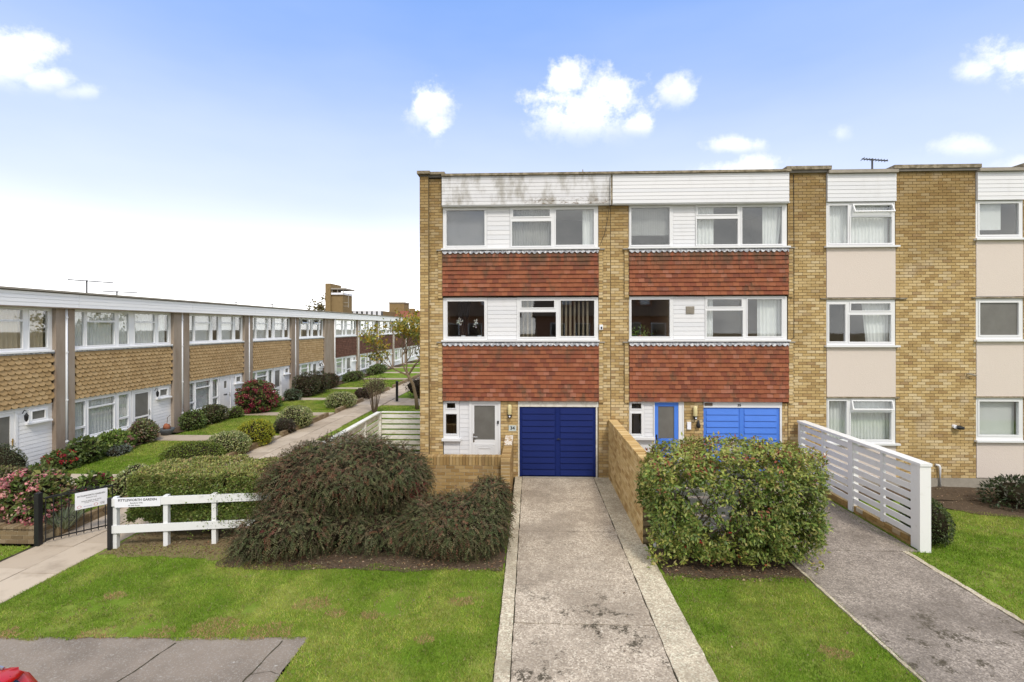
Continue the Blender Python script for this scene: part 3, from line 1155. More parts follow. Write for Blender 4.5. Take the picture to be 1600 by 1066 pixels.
# --- number 35
h = house_base(2.2, 8.03, 'three-storey yellow brick house with bright blue door and garage')
H35 = h
brick_wall(h, FA, [(2.197, 2.70, 0, 7.55, 0), (7.01, 8.035, 0, 8.43, 0), (4.20, 4.735, 0, 2.12, 0)])
cheeks(h, 2.70, 7.005, [(5.0, 6.33), (2.1, 3.76)])
tile_panel(h, 2.70, 7.005, 5.06, 6.25)
tile_panel(h, 2.70, 7.005, 2.135, 3.68)
boards(h, FA, 2.235, 6.97, 7.575, 8.375, 8, .16, M_clad, backing=True)
part('fascia_joint', MB().box(2.19, 2.232, 13.85, 14.1, 7.55, 8.37), M_coping, h)
part('roof_edge', MB().box(2.195, 7.0, 13.78, 14.3, 8.376, 8.435), M_coping, h)
part('soffit', MB().box(2.195, 7.0, 13.86, 14.2, 7.55, 7.573), M_pvc, h)
part('coping', MB().box(6.93, 8.12, 13.88, 22.5, 8.45, 8.545), M_coping, h)
part('parapet_wall', MB().box(7.02, 8.02, 14.25, 22.5, 8.3, 8.448), M_mortar, h)
shell(h, 2.197, 8.03)
part('roof_vent', MB().lathe((2.33, 14.8, 8.4), [(.04, 0), (.04, .2), (.07, .2), (.07, .26), (.02, .28)], 10), M_conc, h)
room(h, FA, 2.72, 4.0, 6.3, 7.6, 1.4, M_roomgrey)
w = window(h, FA, 2.71, 3.92, 6.39, 7.555, [(2.77, 3.82, 6.46, 7.49)], d=-.02)
curtain(w, FA, 2.75, 3.85, 6.75, 7.5, material('grey_blind', (.28, .28, .275), .8, .1), d=-.2, amp=.004, wl=.05, name='blind')
boards(h, FA, 3.925, 4.518, 6.395, 7.555, 11, -.025, M_clad)
room(h, FA, 4.5, 6.98, 6.3, 7.6, 2.2, M_roomgrey)
w = window(h, FA, 4.525, 6.99, 6.39, 7.555, [(4.59, 5.66, 7.29, 7.48), (4.56, 5.67, 6.46, 7.16), (5.79, 6.86, 6.46, 7.48)], d=-.02)
curtain(w, FA, 4.55, 5.08, 6.42, 7.52, M_net, d=-.2)
curtain(w, FA, 6.42, 6.95, 6.42, 7.52, M_net, d=-.2, gather=-.12)
sill(h, FA, 2.67, 7.03, 6.388, .12)
room(h, FA, 2.72, 4.0, 3.75, 5.05, 3.0, M_roomdark)
w = window(h, FA, 2.71, 3.92, 3.84, 5.03, [(2.77, 3.82, 3.93, 4.95)], d=-.02)
bd = boards(h, FA, 3.925, 4.775, 3.845, 5.03, 10, -.025, M_clad)
mb = MB()
FA.box(mb, 4.26, 4.49, 4.55, 4.76, -.024, -.012)
for i in range(6):
    FA.box(mb, 4.275, 4.475, 4.565 + i * .031, 4.583 + i * .031, -.012, .0)
part('vent_grille', mb, M_conc, h)
room(h, FA, 4.76, 6.98, 3.75, 5.05, 3.2, M_roomdark)
w = window(h, FA, 4.78, 6.99, 3.84, 5.03, [(4.84, 5.77, 4.75, 4.95), (4.82, 5.8, 3.92, 4.64), (5.93, 6.85, 3.93, 4.95)], d=-.02)
curtain(w, FA, 4.8, 5.05, 3.87, 5.0, M_net, d=-.2)
curtain(w, FA, 6.28, 6.95, 3.87, 5.0, M_net, d=-.2)
sill(h, FA, 2.67, 7.03, 3.838, .12)
room(h, FA, 2.72, 3.4, .2, 2.12, 1.6, M_roomdark)
w = window(h, FA, 2.71, 3.12, 1.16, 2.13, [(2.77, 3.04, 1.93, 2.08), (2.77, 3.04, 1.23, 1.8)], d=-.02, ring=.028)
sill(h, FA, 2.68, 3.39, 1.158, .09, .07)
boards(h, FA, 2.71, 3.37, .03, 1.085, 8, -.03, M_clad)
boards(h, FA, 3.125, 3.37, 1.165, 2.13, 9, -.03, M_clad)
mb = MB()
for q in ((3.372, 3.40, .03, 2.13), (4.165, 4.197, .03, 2.13), (3.40, 4.165, 2.11, 2.13)):
    FA.box(mb, *q, -.09, -.002)
part('door_frame', mb, M_pvc, h)
glazed_door(h, 3.405, 4.05, .05, 2.105, (3.50, 3.94, 1.11, 2.0), M_blue, False)
mb = MB()
FA.box(mb, 4.055, 4.162, .04, 2.105, -.09, -.01)
part('door_jamb', mb, M_pvc, h)
mb = MB()
FA.box(mb, 4.737, 6.85, 1.975, 2.125, -.12, -.01)
FA.box(mb, 6.80, 6.85, .02, 1.975, -.12, -.015)
gf = part('garage_frame', mb, M_pvc, h)
text(gf, '35', .10, FA, 5.70, 2.04, -.008, M_text, bold=.004)
mb = MB()
FA.box(mb, 4.76, 4.97, 2.03, 2.10, -.009, .012)
part('small_plaque', mb, material('brown_plaque', (.10, .075, .06), .7, .2), h)
brick_wall(h, FA, [(6.852, 7.008, 0, 2.1, -.02)], limit=0)
garage_door(h, 4.742, 6.797, .03, 1.973, M_blue)
mb = MB()
FA.box(mb, 4.275, 4.375, 1.38, 1.58, .002, .05)
part('intercom', mb, M_signw, h)
mb = MB().lathe(FA.p(4.57, 1.44, .06), [(.0, -.02), (.05, 0), (.06, .06), (.03, .13), (.03, .19), (.01, .2)], 10)
part('door_ornament', mb, M_black, h, True)
mb = MB().tube([FA.p(7.16, 8.35, .012), FA.p(7.17, 6, .012), FA.p(7.16, 3.9, .012), FA.p(7.02, 3.8, .02)], .007, 4)
part('cable', mb, M_dark, h)
wall_lamp(4.48, 1.76, 'cream tubular wall lamp between the blue door and the blue garage')

# --- the next house, with two columns of rendered panels
h = house_base(8.04, 16, 'yellow brick house with two columns of windows over beige rendered panels')
H36 = h
brick_wall(h, FA, [(9.865, 11.972, .10, 8.43, 0), (13.2, 15.5, .10, 8.43, 0)])
part('plinth', MB().box(7.95, 15.5, 13.975, 14.2, -.4, .098), M_conc, h)
mb = MB()
mb.box(9.78, 12.05, 13.90, 22.5, 8.45, 8.545)
mb.box(13.12, 15.6, 13.90, 22.5, 8.45, 8.545)
part('coping', mb, M_coping, h)
part('parapet_wall', MB().box(9.87, 11.96, 14.25, 22.5, 8.3, 8.448).box(13.21, 15.5, 14.25, 22.5, 8.3, 8.448), M_mortar, h)
shell(h, 8.04, 15.5)
for (a, c, lev) in ((8.037, 9.863, [(3.735, 6.335, 2)]), (11.974, 13.198, [])):
    boards(h, FA, a + .006, c - .006, 7.585, 8.34, 7, .06, M_clad)
    part('roof_edge', MB().box(a, c, 13.86, 14.3, 8.341, 8.42), M_conc, h)
rp = lambda a, c, z0, z1: part('render_panel', FA.box(MB(), a, c, z0, z1, -.2, .012), M_render, h)
rp(8.04, 9.86, 4.985, 6.335)
rp(8.04, 9.86, 2.285, 3.635)
rp(8.04, 9.86, .1, .985)
rp(11.976, 13.196, 5.0, 6.505)
rp(11.976, 13.196, 2.30, 3.785)
rp(11.976, 13.196, .12, 1.085)
for a, c, z in ((7.86, 10.15, 4.93), (8.04, 9.95, 2.25), (11.85, 13.3, 4.945), (11.93, 13.3, 2.275)):
    part('lintel', FA.box(MB(), a, c, z, z + .04, -.1, .045), M_coping, h)
for z0, z1, pn, op, st in ((6.39, 7.575, [(8.12, 8.61, 6.46, 7.49), (8.76, 9.76, 7.29, 7.48), (8.69, 9.77, 6.46, 7.16)], {1: 24}, 'net'),
                           (3.69, 4.925, [(8.11, 8.54, 3.79, 4.80), (8.69, 9.73, 4.63, 4.82), (8.65, 9.75, 3.78, 4.51)], {}, 'half'),
                           (1.04, 2.245, [(8.10, 8.57, 1.12, 2.17), (8.72, 9.75, 1.96, 2.16), (8.68, 9.75, 1.12, 1.86)], {1: 16}, 'net')):
    room(h, FA, 8.05, 9.85, z0 - .05, z1 + .03, 2.4, M_room)
    w = window(h, FA, 8.042, 9.858, z0, z1, pn, d=-.01, opened=op)
    if st == 'net':
        curtain(w, FA, 8.08, 9.82, z0 + .04, z1 - .03, M_net, d=-.2, wl=.09)
    else:
        curtain(w, FA, 9.1, 9.82, z0 + .04, z1 - .03, M_net, d=-.2, gather=.12)
    sill(h, FA, 7.98, 9.93, z0 - .002, .10, .05)
for z0, z1, pn, st in ((6.56, 7.575, (12.07, 13.09, 6.66, 7.50), 'blind'), (3.84, 4.94, (12.08, 13.08, 3.96, 4.83), 'obs'), (1.14, 2.27, (12.06, 13.08, 1.27, 2.17), 'blind')):
    room(h, FA, 11.98, 13.19, z0 - .05, z1 + .03, 2.0, M_room)
    w = window(h, FA, 11.978, 13.195, z0, z1, [pn], d=-.01, glassmat=M_obscure if st == 'obs' else None, ring=.04)
    if st == 'blind':
        curtain(w, FA, 12.02, 13.1 if z0 < 2 else 12.75, z0 + .08 if z0 < 2 else z0 + .25, z1 - .03, M_blind, d=-.15, amp=.003, wl=.3, name='blind')
    sill(h, FA, 11.92, 13.25, z0 - .002, .10, .05)
mb = MB().tube([FA.p(10.98, -.25, .06), FA.p(10.98, .40, .06), FA.p(10.96, .45, .055), FA.p(10.9, .46, .01)], .032, 8)
part('drain_pipe', mb, M_pvc, h, True)
mb = MB().tube([FA.p(11.38, 1.50, .0), FA.p(11.38, 1.50, .07)], .05, 10)
ol = part('outside_light', mb, M_signw, h)
mb = MB().tube([FA.p(11.40, 1.49, .09), FA.p(11.44, 1.485, .11), FA.p(11.55, 1.47, .12)], [.05, .06, .04], 8)
part('lamp_head', mb, M_black, ol)
mb = MB().tube([FA.p(11.74, 2.92, .0), FA.p(11.74, 2.92, .08), FA.p(11.9, 2.88, .1)], .02, 6)
part('overflow_pipe', mb, M_conc, h)

# ---------------------------------------------------------------- low terrace on the left
M_brick_old = brickmat('mossy_old_brick', [(0, (.12, .085, .05)), (.5, (.20, .145, .085)), (1, (.27, .21, .14))], .6)
def scale_key():
    k = ('scale_tile',)
    if TEMPL.get(k) is None:
        w, hgt = .098, .19
        pts = [(-w, hgt * .5), (w, hgt * .5), (w, -hgt * .22), (w * .72, -hgt * .40), (w * .25, -hgt * .5), (-w * .25, -hgt * .5), (-w * .72, -hgt * .40), (-w, -hgt * .22)]
        n = len(pts)
        V = [(.014, x, z) for x, z in pts] + [(-.014, x, z) for x, z in pts]
        F = [tuple(range(n)), tuple(range(2 * n - 1, n - 1, -1))] + [(i, n + i, n + (i + 1) % n, (i + 1) % n) for i in range(n)]
        TEMPL[k] = (np.array(V), F)
    return k


def scales(parent, u0, u1, v0, v1, mat, limit):
    p = part('tile_panel', FT.box(MB(), u0, u1, v0, v1, -.2, .0), M_hollow, parent)
    g, w = .134, .198
    nrow = round((v1 - v0) / g)
    tilt = Matrix.Rotation(R(13), 3, 'Y').inverted()
    ins = []
    for r in range(nrow):
        z = v0 + (r + .5) * (v1 - v0) / nrow + .02
        u = u0 + w / 2 - (w / 2 if r % 2 else 0)
        while u < u1:
            if u - u0 > .05 and u1 - u > .05:
                ins.append((scale_key(), tuple(FT.p(u, z, .03 + rnd.gauss(0, .002))), tilt @ Matrix.Rotation(rnd.gauss(0, .03), 3, 'X') @ Matrix.Rotation(rnd.gauss(0, .02), 3, 'Z')))
            u += w
    pieces('tile', p, ins, mat, 'hung_tiles', limit)


def lantern(parent, u, v):
    p = FT.p(u, v, .12)
    mb = MB().lathe(p, [(.015, -.13), (.045, -.08), (.052, .035), (.06, .04), (.02, .10), (.008, .13)], 6)
    mb.tube([FT.p(u, v + .1, 0), FT.p(u, v + .2, .06), FT.p(u, v + .17, .12)], .012, 5)
    part('lantern', mb, M_black, parent)


CURT = ['beige', 'net', 'blind', 'blind', 'dark', 'net', 'net', 'blind', 'net', 'net', 'net']
T_LABEL = ['low terraced house with buff scale tiles, cut off by the left picture edge',
           'low terraced house with buff scale tiles and a plant pot by its glazed door',
           'low terraced house with buff scale tiles and solid white door with small pane',
           'low terraced house with buff scale tiles behind the big red hydrangea',
           'low terraced house, farthest with buff scale tiles, top vents open',
           'low terraced house, nearest with dark brown tiles',
           'low terraced house with brown tiles, second brown one along the path',
           'low terraced house with brown tiles, third brown one, partly behind the yellow-leaved tree',
           'low terraced house with brown tiles, fourth brown one along the path',
           'low terraced house with brown tiles, last one beside the yellow brick pier']
STARTS = [10.45, 15.55, 20.95, 25.85, 31.1, 36.75, 42.3, 47.8, 53.2, 58.6]
ENDS = [14.9, 20.0, 25.1, 30.1, 35.0, 41.7, 47.2, 52.6, 58.0, 66.0]
for hi, (y0, y1) in enumerate(zip(STARTS, ENDS)):
    Wd = y1 - y0
    sc = Wd / 4.45
    U = lambda q: y0 + q * sc
    h = thing('low_terraced_house', FT.p((y0 + y1) / 2, 0, 0), T_LABEL[hi], 'house', 'low terrace along the garden path')
    near = hi < 5
    tm_ = M_scale if hi < 5 else M_scale_brown
    nxt = STARTS[hi + 1] if hi + 1 < len(STARTS) else y1 + .6
    # party wall pier between this house and the next, with rainwater pipe
    mid = (y1 + nxt) / 2
    mb = MB()
    if hi == 4:
        FT.box(mb, y1, nxt, 0, 4.82, -.3, .12)
    else:
        FT.box(mb, y1, mid - .02, 0, 4.82, -.3, .10)
        FT.box(mb, mid + .10, nxt, 0, 4.82, -.3, .09)
        FT.box(mb, mid - .02, mid + .10, 0, 4.82, -.3, .0)
    part('party_pier', mb, M_pier, h)
    pu = nxt - .12 if hi == 4 else mid + .04
    pd = .18 if hi == 4 else .07
    part('drainpipe', MB().tube([FT.p(pu, .05, pd), FT.p(pu, 4.84, pd)], .045, 8), M_white_bright, h, True)
    mb = MB()
    for z in (.6, 1.9, 3.4, 4.5):
        mb.tube([FT.p(pu, z, pd), FT.p(pu, z + .05, pd)], .058, 8)
    part('pipe_collar', mb, M_white_bright, h)
    # body
    part('roof', MB().box(-24.5, -14.46, y0, nxt, 5.25, 5.31), M_felt, h)
    part('roof_edge', MB().box(-14.50, -14.405, y0, nxt, 5.282, 5.337), M_conc, h)
    part('rear_wall', MB().box(-24.5, -24.2, y0, nxt, 0, 5.24), M_mortar, h)
    part('soffit', MB().box(-14.9, -14.46, y0, nxt, 4.80, 4.822), M_pier, h)
    boards(h, Frame((-14.52, 0, 0), (0, 1, 0), (1, 0, 0)), y0 + .004, nxt - .004, 4.83, 5.28, 4, .06, M_white_bright)
    # upper window
    z0, z1 = 3.52, 4.80
    room(h, FT, y0 + .02, y1 - .02, z0 - .06, z1, 2.5, M_room)
    f, g_ = z0 + .09, z1 - .09
    tr = z1 - .42
    pn = [(U(.06), U(.45), f, g_), (U(.55), U(1.66), tr + .06, g_), (U(.55), U(1.66), f, tr), (U(1.83), U(2.28), f, g_),
          (U(2.56), U(3.55), tr + .06, g_), (U(2.56), U(3.55), f, tr), (U(3.74), U(4.30), f, g_)]
    w = window(h, FT, U(0.0), y1 - .004, z0, z1, pn, d=-.02, opened={1: 26, 4: 26} if hi == 4 else {}, ring=.022)
    st = CURT[hi]
    if st in ('net', 'beige'):
        mt = M_net if st == 'net' else M_beige
        curtain(w, FT, U(.05), U(2.3), z0 + .05, z1 - .04, mt, d=-.14, amp=.03, wl=.13)
        curtain(w, FT, U(2.5), U(4.25), z0 + .05, z1 - .04, mt, d=-.14, amp=.03, wl=.13)
    elif st == 'blind':
        curtain(w, FT, U(.3), U(1.9), z0 + .05, z1 - .1, M_blind, d=-.14, amp=.003, wl=.3, name='blind')
        curtain(w, FT, U(2.5), U(3.6), z0 + .05, z1 - .1, M_blind, d=-.14, amp=.003, wl=.3, name='blind')
    else:
        curtain(w, FT, U(.6), U(1.3), z0 + .05, z1 - .1, M_beige, d=-.25, amp=.03, wl=.13)
    sill(h, FT, U(-.0), U(4.40), z0 - .002, .10, .05)
    part('flashing', FT.box(MB(), y0, y1, 3.42, 3.466, -.1, .065), M_lead, h)
    scales(h, y0, y1, 1.90, 3.42, tm_, 300 if hi < 2 else (150 if hi == 2 else 0))
    # ground floor
    gz0 = .55
    gt = 1.84
    room(h, FT, y0 + .02, U(2.5), .1, 1.89, 2.5, M_room)
    tr = gt - .34
    pn = [(U(.06), U(.48), gz0 + .42, gt - .06), (U(.06), U(.48), gz0 + .07, gz0 + .36), (U(.60), U(1.65), tr + .05, gt - .06), (U(.60), U(1.65), gz0 + .07, tr),
          (U(1.83), U(2.26), gz0 + .42, gt - .06), (U(1.83), U(2.26), gz0 + .07, gz0 + .36)]
    w = window(h, FT, U(0), U(2.40), gz0, gt, pn, d=-.02, ring=.022)
    mt = M_blind if st == 'blind' else M_net
    curtain(w, FT, U(.05), U(2.3), gz0 + .05, gt - .04, mt, d=-.14, amp=.003 if st == 'blind' else .03, wl=.13, name='blind' if st == 'blind' else 'curtain')
    sill(h, FT, U(-.0), U(2.44), gz0 - .002, .08, .06)
    boards(h, FT, U(0), U(2.42), .05, gz0 - .065, 4, -.03, M_white_bright)
    part('lintel_strip', FT.box(MB(), y0, y1, gt + .004, 1.898, -.09, -.022), M_white_bright, h)
    # door
    mb = MB()
    for q in ((U(2.425), U(2.49), .05, gt), (U(3.33), U(3.40), .05, gt), (U(2.492), U(3.328), gt - .05, gt)):
        FT.box(mb, *q, -.09, -.01)
    part('door_frame', mb, M_white_bright, h)
    a, c = U(2.495), U(3.325)
    if hi == 2:
        lights = [(a + .28, c - .28, 1.28, 1.62)]
    elif hi in (1, 5):
        lights = [(a + .10, c - .08, .86, gt - .12), (a + .10, c - .08, .16, .80)]
    else:
        lights = [(a + .12, c - .12, .75, gt - .14)]
    us = sorted({a, c, *[q[0] for q in lights], *[q[1] for q in lights]})
    vs = sorted({.06, gt - .053, *[q[2] for q in lights], *[q[3] for q in lights]})
    mb = MB()
    for i in range(len(us) - 1):
        for j in range(len(vs) - 1):
            cu, cv = (us[i] + us[i + 1]) / 2, (vs[j] + vs[j + 1]) / 2
            if not any(q[0] < cu < q[1] and q[2] < cv < q[3] for q in lights):
                FT.box(mb, us[i], us[i + 1], vs[j], vs[j + 1], -.07, -.03)
    dr = part('front_door', mb, M_white_bright, h)
    for q in lights:
        part('pane', FT.box(MB(), *q, -.056, -.048), M_obscure, dr)
    mb = MB()
    FT.box(mb, c - .07, c - .04, .85, 1.05, -.03, -.015)
    mb.tube([FT.p(c - .055, .98, -.02), FT.p(c - .055, .98, .02), FT.p(c - .15, .98, .022)], .009, 5)
    part('handle', mb, M_gold if hi == 0 else M_chrome, dr)
    if hi in (0, 2):
        part('letter_box', FT.box(MB(), (a + c) / 2 - .13, (a + c) / 2 + .13, .66 if hi == 0 else .95, .71 if hi == 0 else 1.0, -.03, -.018), M_gold if hi == 0 else M_dark, dr)
    # white boarding with a small window
    boards(h, FT, U(3.405), y1, .05, gt, 15, -.03, M_white_bright, gap=.005)
    w = window(h, FT, U(3.70), U(4.28), 1.42, 1.80, [(U(3.79), U(4.19), 1.49, 1.73)], d=.012, glassmat=M_obscure, ring=.02, dep=.04, opened={0: 28} if hi == 4 else {})
    sill(h, FT, U(3.64), U(4.36), 1.418, .09, .05)
    if hi in (0, 1, 4):
        lantern(h, U(3.52), 1.62)
    part('door_step', MB().box(-14.66, -14.15, a - .1, c + .15, -.05, .10), M_slab, h)
    # front path, flower bed and low edging in front of this house
    struct('front_path', MB().box(-14.15, -9.52, U(2.35), U(3.25), -.1, .075), M_slab)
    struct('flower_bed', sheet(-14.66, -13.75, U(3.4), min(nxt + 2.2, 66), .075, .3, None, .05, hi), M_soil)
for a, c in zip([9.75] + [q + 3.3 for q in STARTS[:-1]], [q + 2.3 for q in STARTS]):
    t = thing('edging_wall', (-9.58, (a + c) / 2, 0), 'low brick edging wall beside the path, %s stretch from the gate' % ('first second third fourth fifth sixth seventh eighth ninth tenth'.split()[len([o for o in bpy.data.objects if o.name.startswith('edging_wall')])]), 'edging wall', 'edging walls along the path')
    FE = Frame((-9.50, 0, 0), (0, 1, 0), (1, 0, 0))
    w = part('mortar_core', FE.box(MB(), a + .003, c - .003, -.05, .20, -.12, -.007), M_mortar, t)
    pieces('brick', t, brickrect(FE, a, c, -.02, .212, 0, .062), M_brick_old, 'brickwork', 60)

# ---------------------------------------------------------------- garden walls in brick
def solid_wall(name, label, fr, u0, u1, v0, v1, th, soldier=True, mat=None, limit=300, mort=None):
    t = thing(name, fr.p((u0 + u1) / 2, 0, -th / 2), label, 'wall')
    vt = v1 - (.218 if soldier else .08)
    core = part('mortar_core', fr.box(MB(), u0 + .006, u1 - .006, v0, vt - .002, -th + .006, -.008), mort or M_mortar_pale, t)
    ins = brickrect(fr, u0, u1, v0, vt, 0, th / 2)
    u = u0
    k = .078
    n = round((u1 - u0) / k)
    k = (u1 - u0) / n
    hh = (v1 - vt) / 2
    for i in range(n):
        key = boxt(round(k / 2 - .004, 3), th / 2, round(hh - .003, 3)) if abs(fr.r.x) > .5 else boxt(th / 2, round(k / 2 - .004, 3), round(hh - .003, 3))
        ins.append((key, tuple(fr.p(u0 + (i + .5) * k, vt + hh + rnd.uniform(-.004, .004), -th / 2 + rnd.uniform(-.003, .003))), None))
    pieces('brick', t, ins, mat or M_brick_wall, 'brickwork', limit)
    return t


solid_wall('garden_wall', 'brick garden wall with soldier coping in front of the white door of number 34', Frame((0, 12.0, 0), (1, 0, 0), (0, -1, 0)), -5.0, -.725, 0, 1.09, .225)
M_brick_pale = brickmat('pale_brick', [(0, (.38, .23, .08)), (.3, (.56, .38, .16)), (.6, (.64, .46, .21)), (1, (.72, .55, .29))], .2)
solid_wall('garden_wall', 'tall brick dividing wall between the two driveways', Frame((2.13, 0, 0), (0, -1, 0), (-1, 0, 0)), -13.98, -9.72, .0, 1.64, .225, False, M_brick_pale, mort=M_mortar)
# stepped end wall that ties the front wall to the house
t = solid_wall('garden_wall', 'short stepped brick wall with flaking white paint beside the navy garage', Frame((-.5, 0, 0), (0, 1, 0), (1, 0, 0)), 11.78, 13.98, 0, 1.11, .22, False)
ins = []
FQ = Frame((-.5, 0, 0), (0, 1, 0), (1, 0, 0))
M_flake = material('flaking_paint', lambda b: b.mix(b.step(b.noise(14, 6, .7), .42, .55), (.40, .25, .10), (.74, .72, .68)), .9, .1)
for i, (y, n) in enumerate(((13.86, 1), (13.63, 1), (13.20, 1))):
    for k in range(n):
        ins.append((boxt(.105, .108, .034), tuple(FQ.p(y, 1.15 + k * .078, -.11)), None))
pieces('loose_brick', t, ins, M_flake)

# ---------------------------------------------------------------- fences
def slat_panel(t, fr, u0, u1, zs, hgt, d, mat, off=.0):
    for z in zs:
        sl = rnd.uniform(-.004, .004)
        mb = MB().hexa([fr.p(u0, z + sl, d + .022), fr.p(u1, z - sl, d + .022), fr.p(u1, z - sl, d), fr.p(u0, z + sl, d),
                        fr.p(u0, z + hgt + sl, d + .022), fr.p(u1, z + hgt - sl, d + .022), fr.p(u1, z + hgt - sl, d), fr.p(u0, z + hgt + sl, d)])
        part('slat', mb, mat, t)


# right: white slatted screen on a low brick kerb
FR = Frame((7.27, 0, 0), (0, -1, 0), (-1, 0, 0))
t = thing('slatted_fence', (7.29, 11.8, 0), 'tall white slatted screen fence right of the blue garage', 'fence')
part('mortar_core', FR.box(MB(), -13.9, -9.72, -.1, .16, -.19, .006), M_mortar, t)
M_lichen = brickmat('lichen_brick', [(0, (.28, .17, .055)), (.7, (.38, .24, .085)), (.85, (.40, .27, .12)), (.93, (.62, .56, .46))], .4)
pieces('kerb_brick', t, brickrect(FR, -13.9, -9.72, -.03, .165, .02, .11), M_lichen, None, 300)
zs = [.21 + i * .172 for i in range(8)]
for a, c in ((-13.80, -12.84), (-12.76, -11.76), (-11.60, -10.72), (-10.64, -9.86)):
    slat_panel(t, FR, a, c, zs, .118, .0, M_white_paint)
for a, c in ((-13.90, -13.802), (-11.756, -11.604), (-9.856, -9.66)):
    part('post', FR.box(MB(), a, c, .02 if a > -13 else .1, 1.60, -.09, .05), M_white_paint, t)
for a, c in ((-12.838, -12.762), (-10.718, -10.642)):
    part('batten', FR.box(MB(), a, c, .17, 1.60, -.03, .034), M_white_paint, t)
part('post', MB().box(7.20, 7.40, 9.60, 9.665, -.02, 1.60), M_white_paint, t)
part('top_rail', FR.box(MB(), -13.9, -9.58, 1.602, 1.655, -.14, .08), M_white_paint, t)

# left: weathered slatted fence round the little yard
t = thing('slatted_fence', (-5.1, 14.4, 0), 'weathered white slatted fence with mossy boards behind the large dark shrub', 'fence')
FS = Frame((-5.10, 0, 0), (0, 1, 0), (1, 0, 0))
zs = [.10 + i * .176 for i in range(7)]
for a, c in ((12.16, 13.62), (13.72, 15.1), (15.2, 16.58)):
    slat_panel(t, FS, a, c, zs, .122, 0, M_white_old)
for y in (12.1, 13.67, 15.15):
    part('post', FS.box(MB(), y - .048, y + .048, 0, 1.33, -.06, .07), M_white_old, t)
part('top_rail', FS.box(MB(), 12.02, 16.62, 1.335, 1.375, -.07, .085), M_white_old, t)
FB = Frame((0, 16.7, 0), (1, 0, 0), (0, -1, 0))
slat_panel(t, FB, -5.02, -3.12, zs, .122, 0, M_white_old)
part('post', FB.box(MB(), -5.14, -5.03, 0, 1.335, -.05, .06), M_white_old, t)
part('top_rail', FB.box(MB(), -5.02, -3.12, 1.335, 1.37, -.05, .06), M_white_old, t)

# low white slatted panel behind the glossy bush
t = thing('slatted_fence', (3.45, 9.66, 0), 'low white slatted panel half hidden behind the glossy round bush', 'fence')
FP = Frame((0, 9.66, 0), (1, 0, 0), (0, -1, 0))
for i in range(9):
    slat_panel(t, FP, 2.40, 4.52, [.13 + i * .172], .125, 0, M_white_paint)
for a in (2.37, 3.40, 4.52):
    part('post', FP.box(MB(), a - .04, a + .05, 0, 1.72, -.07, -.002), M_white_paint, t)
part('cap_post', FP.box(MB(), 3.70, 3.90, .1, 2.02, -.08, -.003), M_white_paint, t)
part('gravel_board', FP.box(MB(), 2.37, 4.56, .0, .11, -.03, .02), M_conc, t)

# white ranch fence with name board
t = thing('ranch_fence', (-6.7, 9.4, 0), 'low white two-rail fence with a name board in front of the clipped hedge', 'fence')
d0 = Vector((-7.93, 9.22, 0))
d1 = Vector((-5.05, 9.68, 0))
rr = (d1 - d0).normalized()
FZ = Frame(d0, rr, (rr.y, -rr.x, 0))
Lf = (d1 - d0).length
for u in (.03, .93, 1.80, 2.72):
    part('post', FZ.box(MB(), u - .04, u + .04, 0, .978, -.10, -.001), M_white_paint, t)
part('rail', FZ.box(MB(), -.03, Lf, .82, .97, .0, .03), M_white_paint, t)
part('rail', FZ.box(MB(), -.03, Lf, .31, .455, .0, .03), M_white_paint, t)
sg = part('name_board', FZ.box(MB(), .06, .86, .80, .975, .031, .04), M_signw, t)
text(sg, 'FITTLEWORTH GARDEN', .062, FZ, .46, .93, .0405, M_text, bold=.001)
text(sg, 'Residents Only', .036, FZ, .44, .875, .0405, M_text)
text(sg, 'No Ball Games', .034, FZ, .40, .83, .0405, M_text)

# open black iron gate
t = thing('iron_gate', (-9.42, 9.38, 0), 'open black iron gate carrying a white notice across the garden path', 'gate')
g0 = Vector((-9.42, 9.38, 0))
g1 = Vector((-8.74, 10.17, 0))
rr = (g1 - g0).normalized()
FG = Frame(g0, rr, (rr.y, -rr.x, 0))
Lg = (g1 - g0).length
for z in (.10, .90):
    part('rail', FG.box(MB(), 0, Lg, z - .012, z + .012, -.008, .008), M_black, t)
for i in range(10):
    u = .01 + i * (Lg - .02) / 9
    part('bar', FG.box(MB(), u - .008, u + .008, .05, .905, -.0075, .0075), M_black, t)


def scroll(u, v, r, sgn, turns=1.4):
    pts = []
    for k in range(13):
        a = k / 12 * turns * 6.283
        q = r * (1 - .75 * k / 12)
        pts.append(FG.p(u + sgn * (r - q * math.cos(a)), v + q * math.sin(a), 0))
    return pts


for u, v, r, s_ in ((.40, .945, .04, 1), (.40, .945, .04, -1), (.62, .945, .05, 1), (.62, .945, .05, -1), (.30, .40, .08, 1), (.30, .40, .08, -1), (1.0, .42, .07, 1), (1.0, .42, .07, -1)):
    part('scroll', MB().tube(scroll(u, v, r, s_), .006, 4), M_black, t)
part('arch_rail', MB().tube([FG.p(0, .91, 0), FG.p(.3, .935, 0), FG.p(.6, .95, 0), FG.p(.9, .93, 0), FG.p(Lg, .91, 0)], .007, 4), M_black, t)
sg = part('notice', FG.box(MB(), .44, .95, .545, .885, .009, .016), M_signw, t)
text(sg, 'FITTLEWORTH GARDEN', .040, FG, .695, .80, .0165, M_text, bold=.0006)
text(sg, 'Residents Only', .028, FG, .695, .755, .0165, M_text)
text(sg, 'PLEASE KEEP THE GATE', .030, FG, .695, .69, .0165, M_text)
text(sg, 'CLOSED AT ALL TIMES', .022, FG, .695, .66, .0165, M_text)
text(sg, 'NO CYCLING', .022, FG, .64, .585, .0165, M_textblue)
text(sg, 'NO BALL', .021, FG, .87, .61, .0165, M_text)
text(sg, 'GAMES', .021, FG, .87, .585, .0165, M_text)
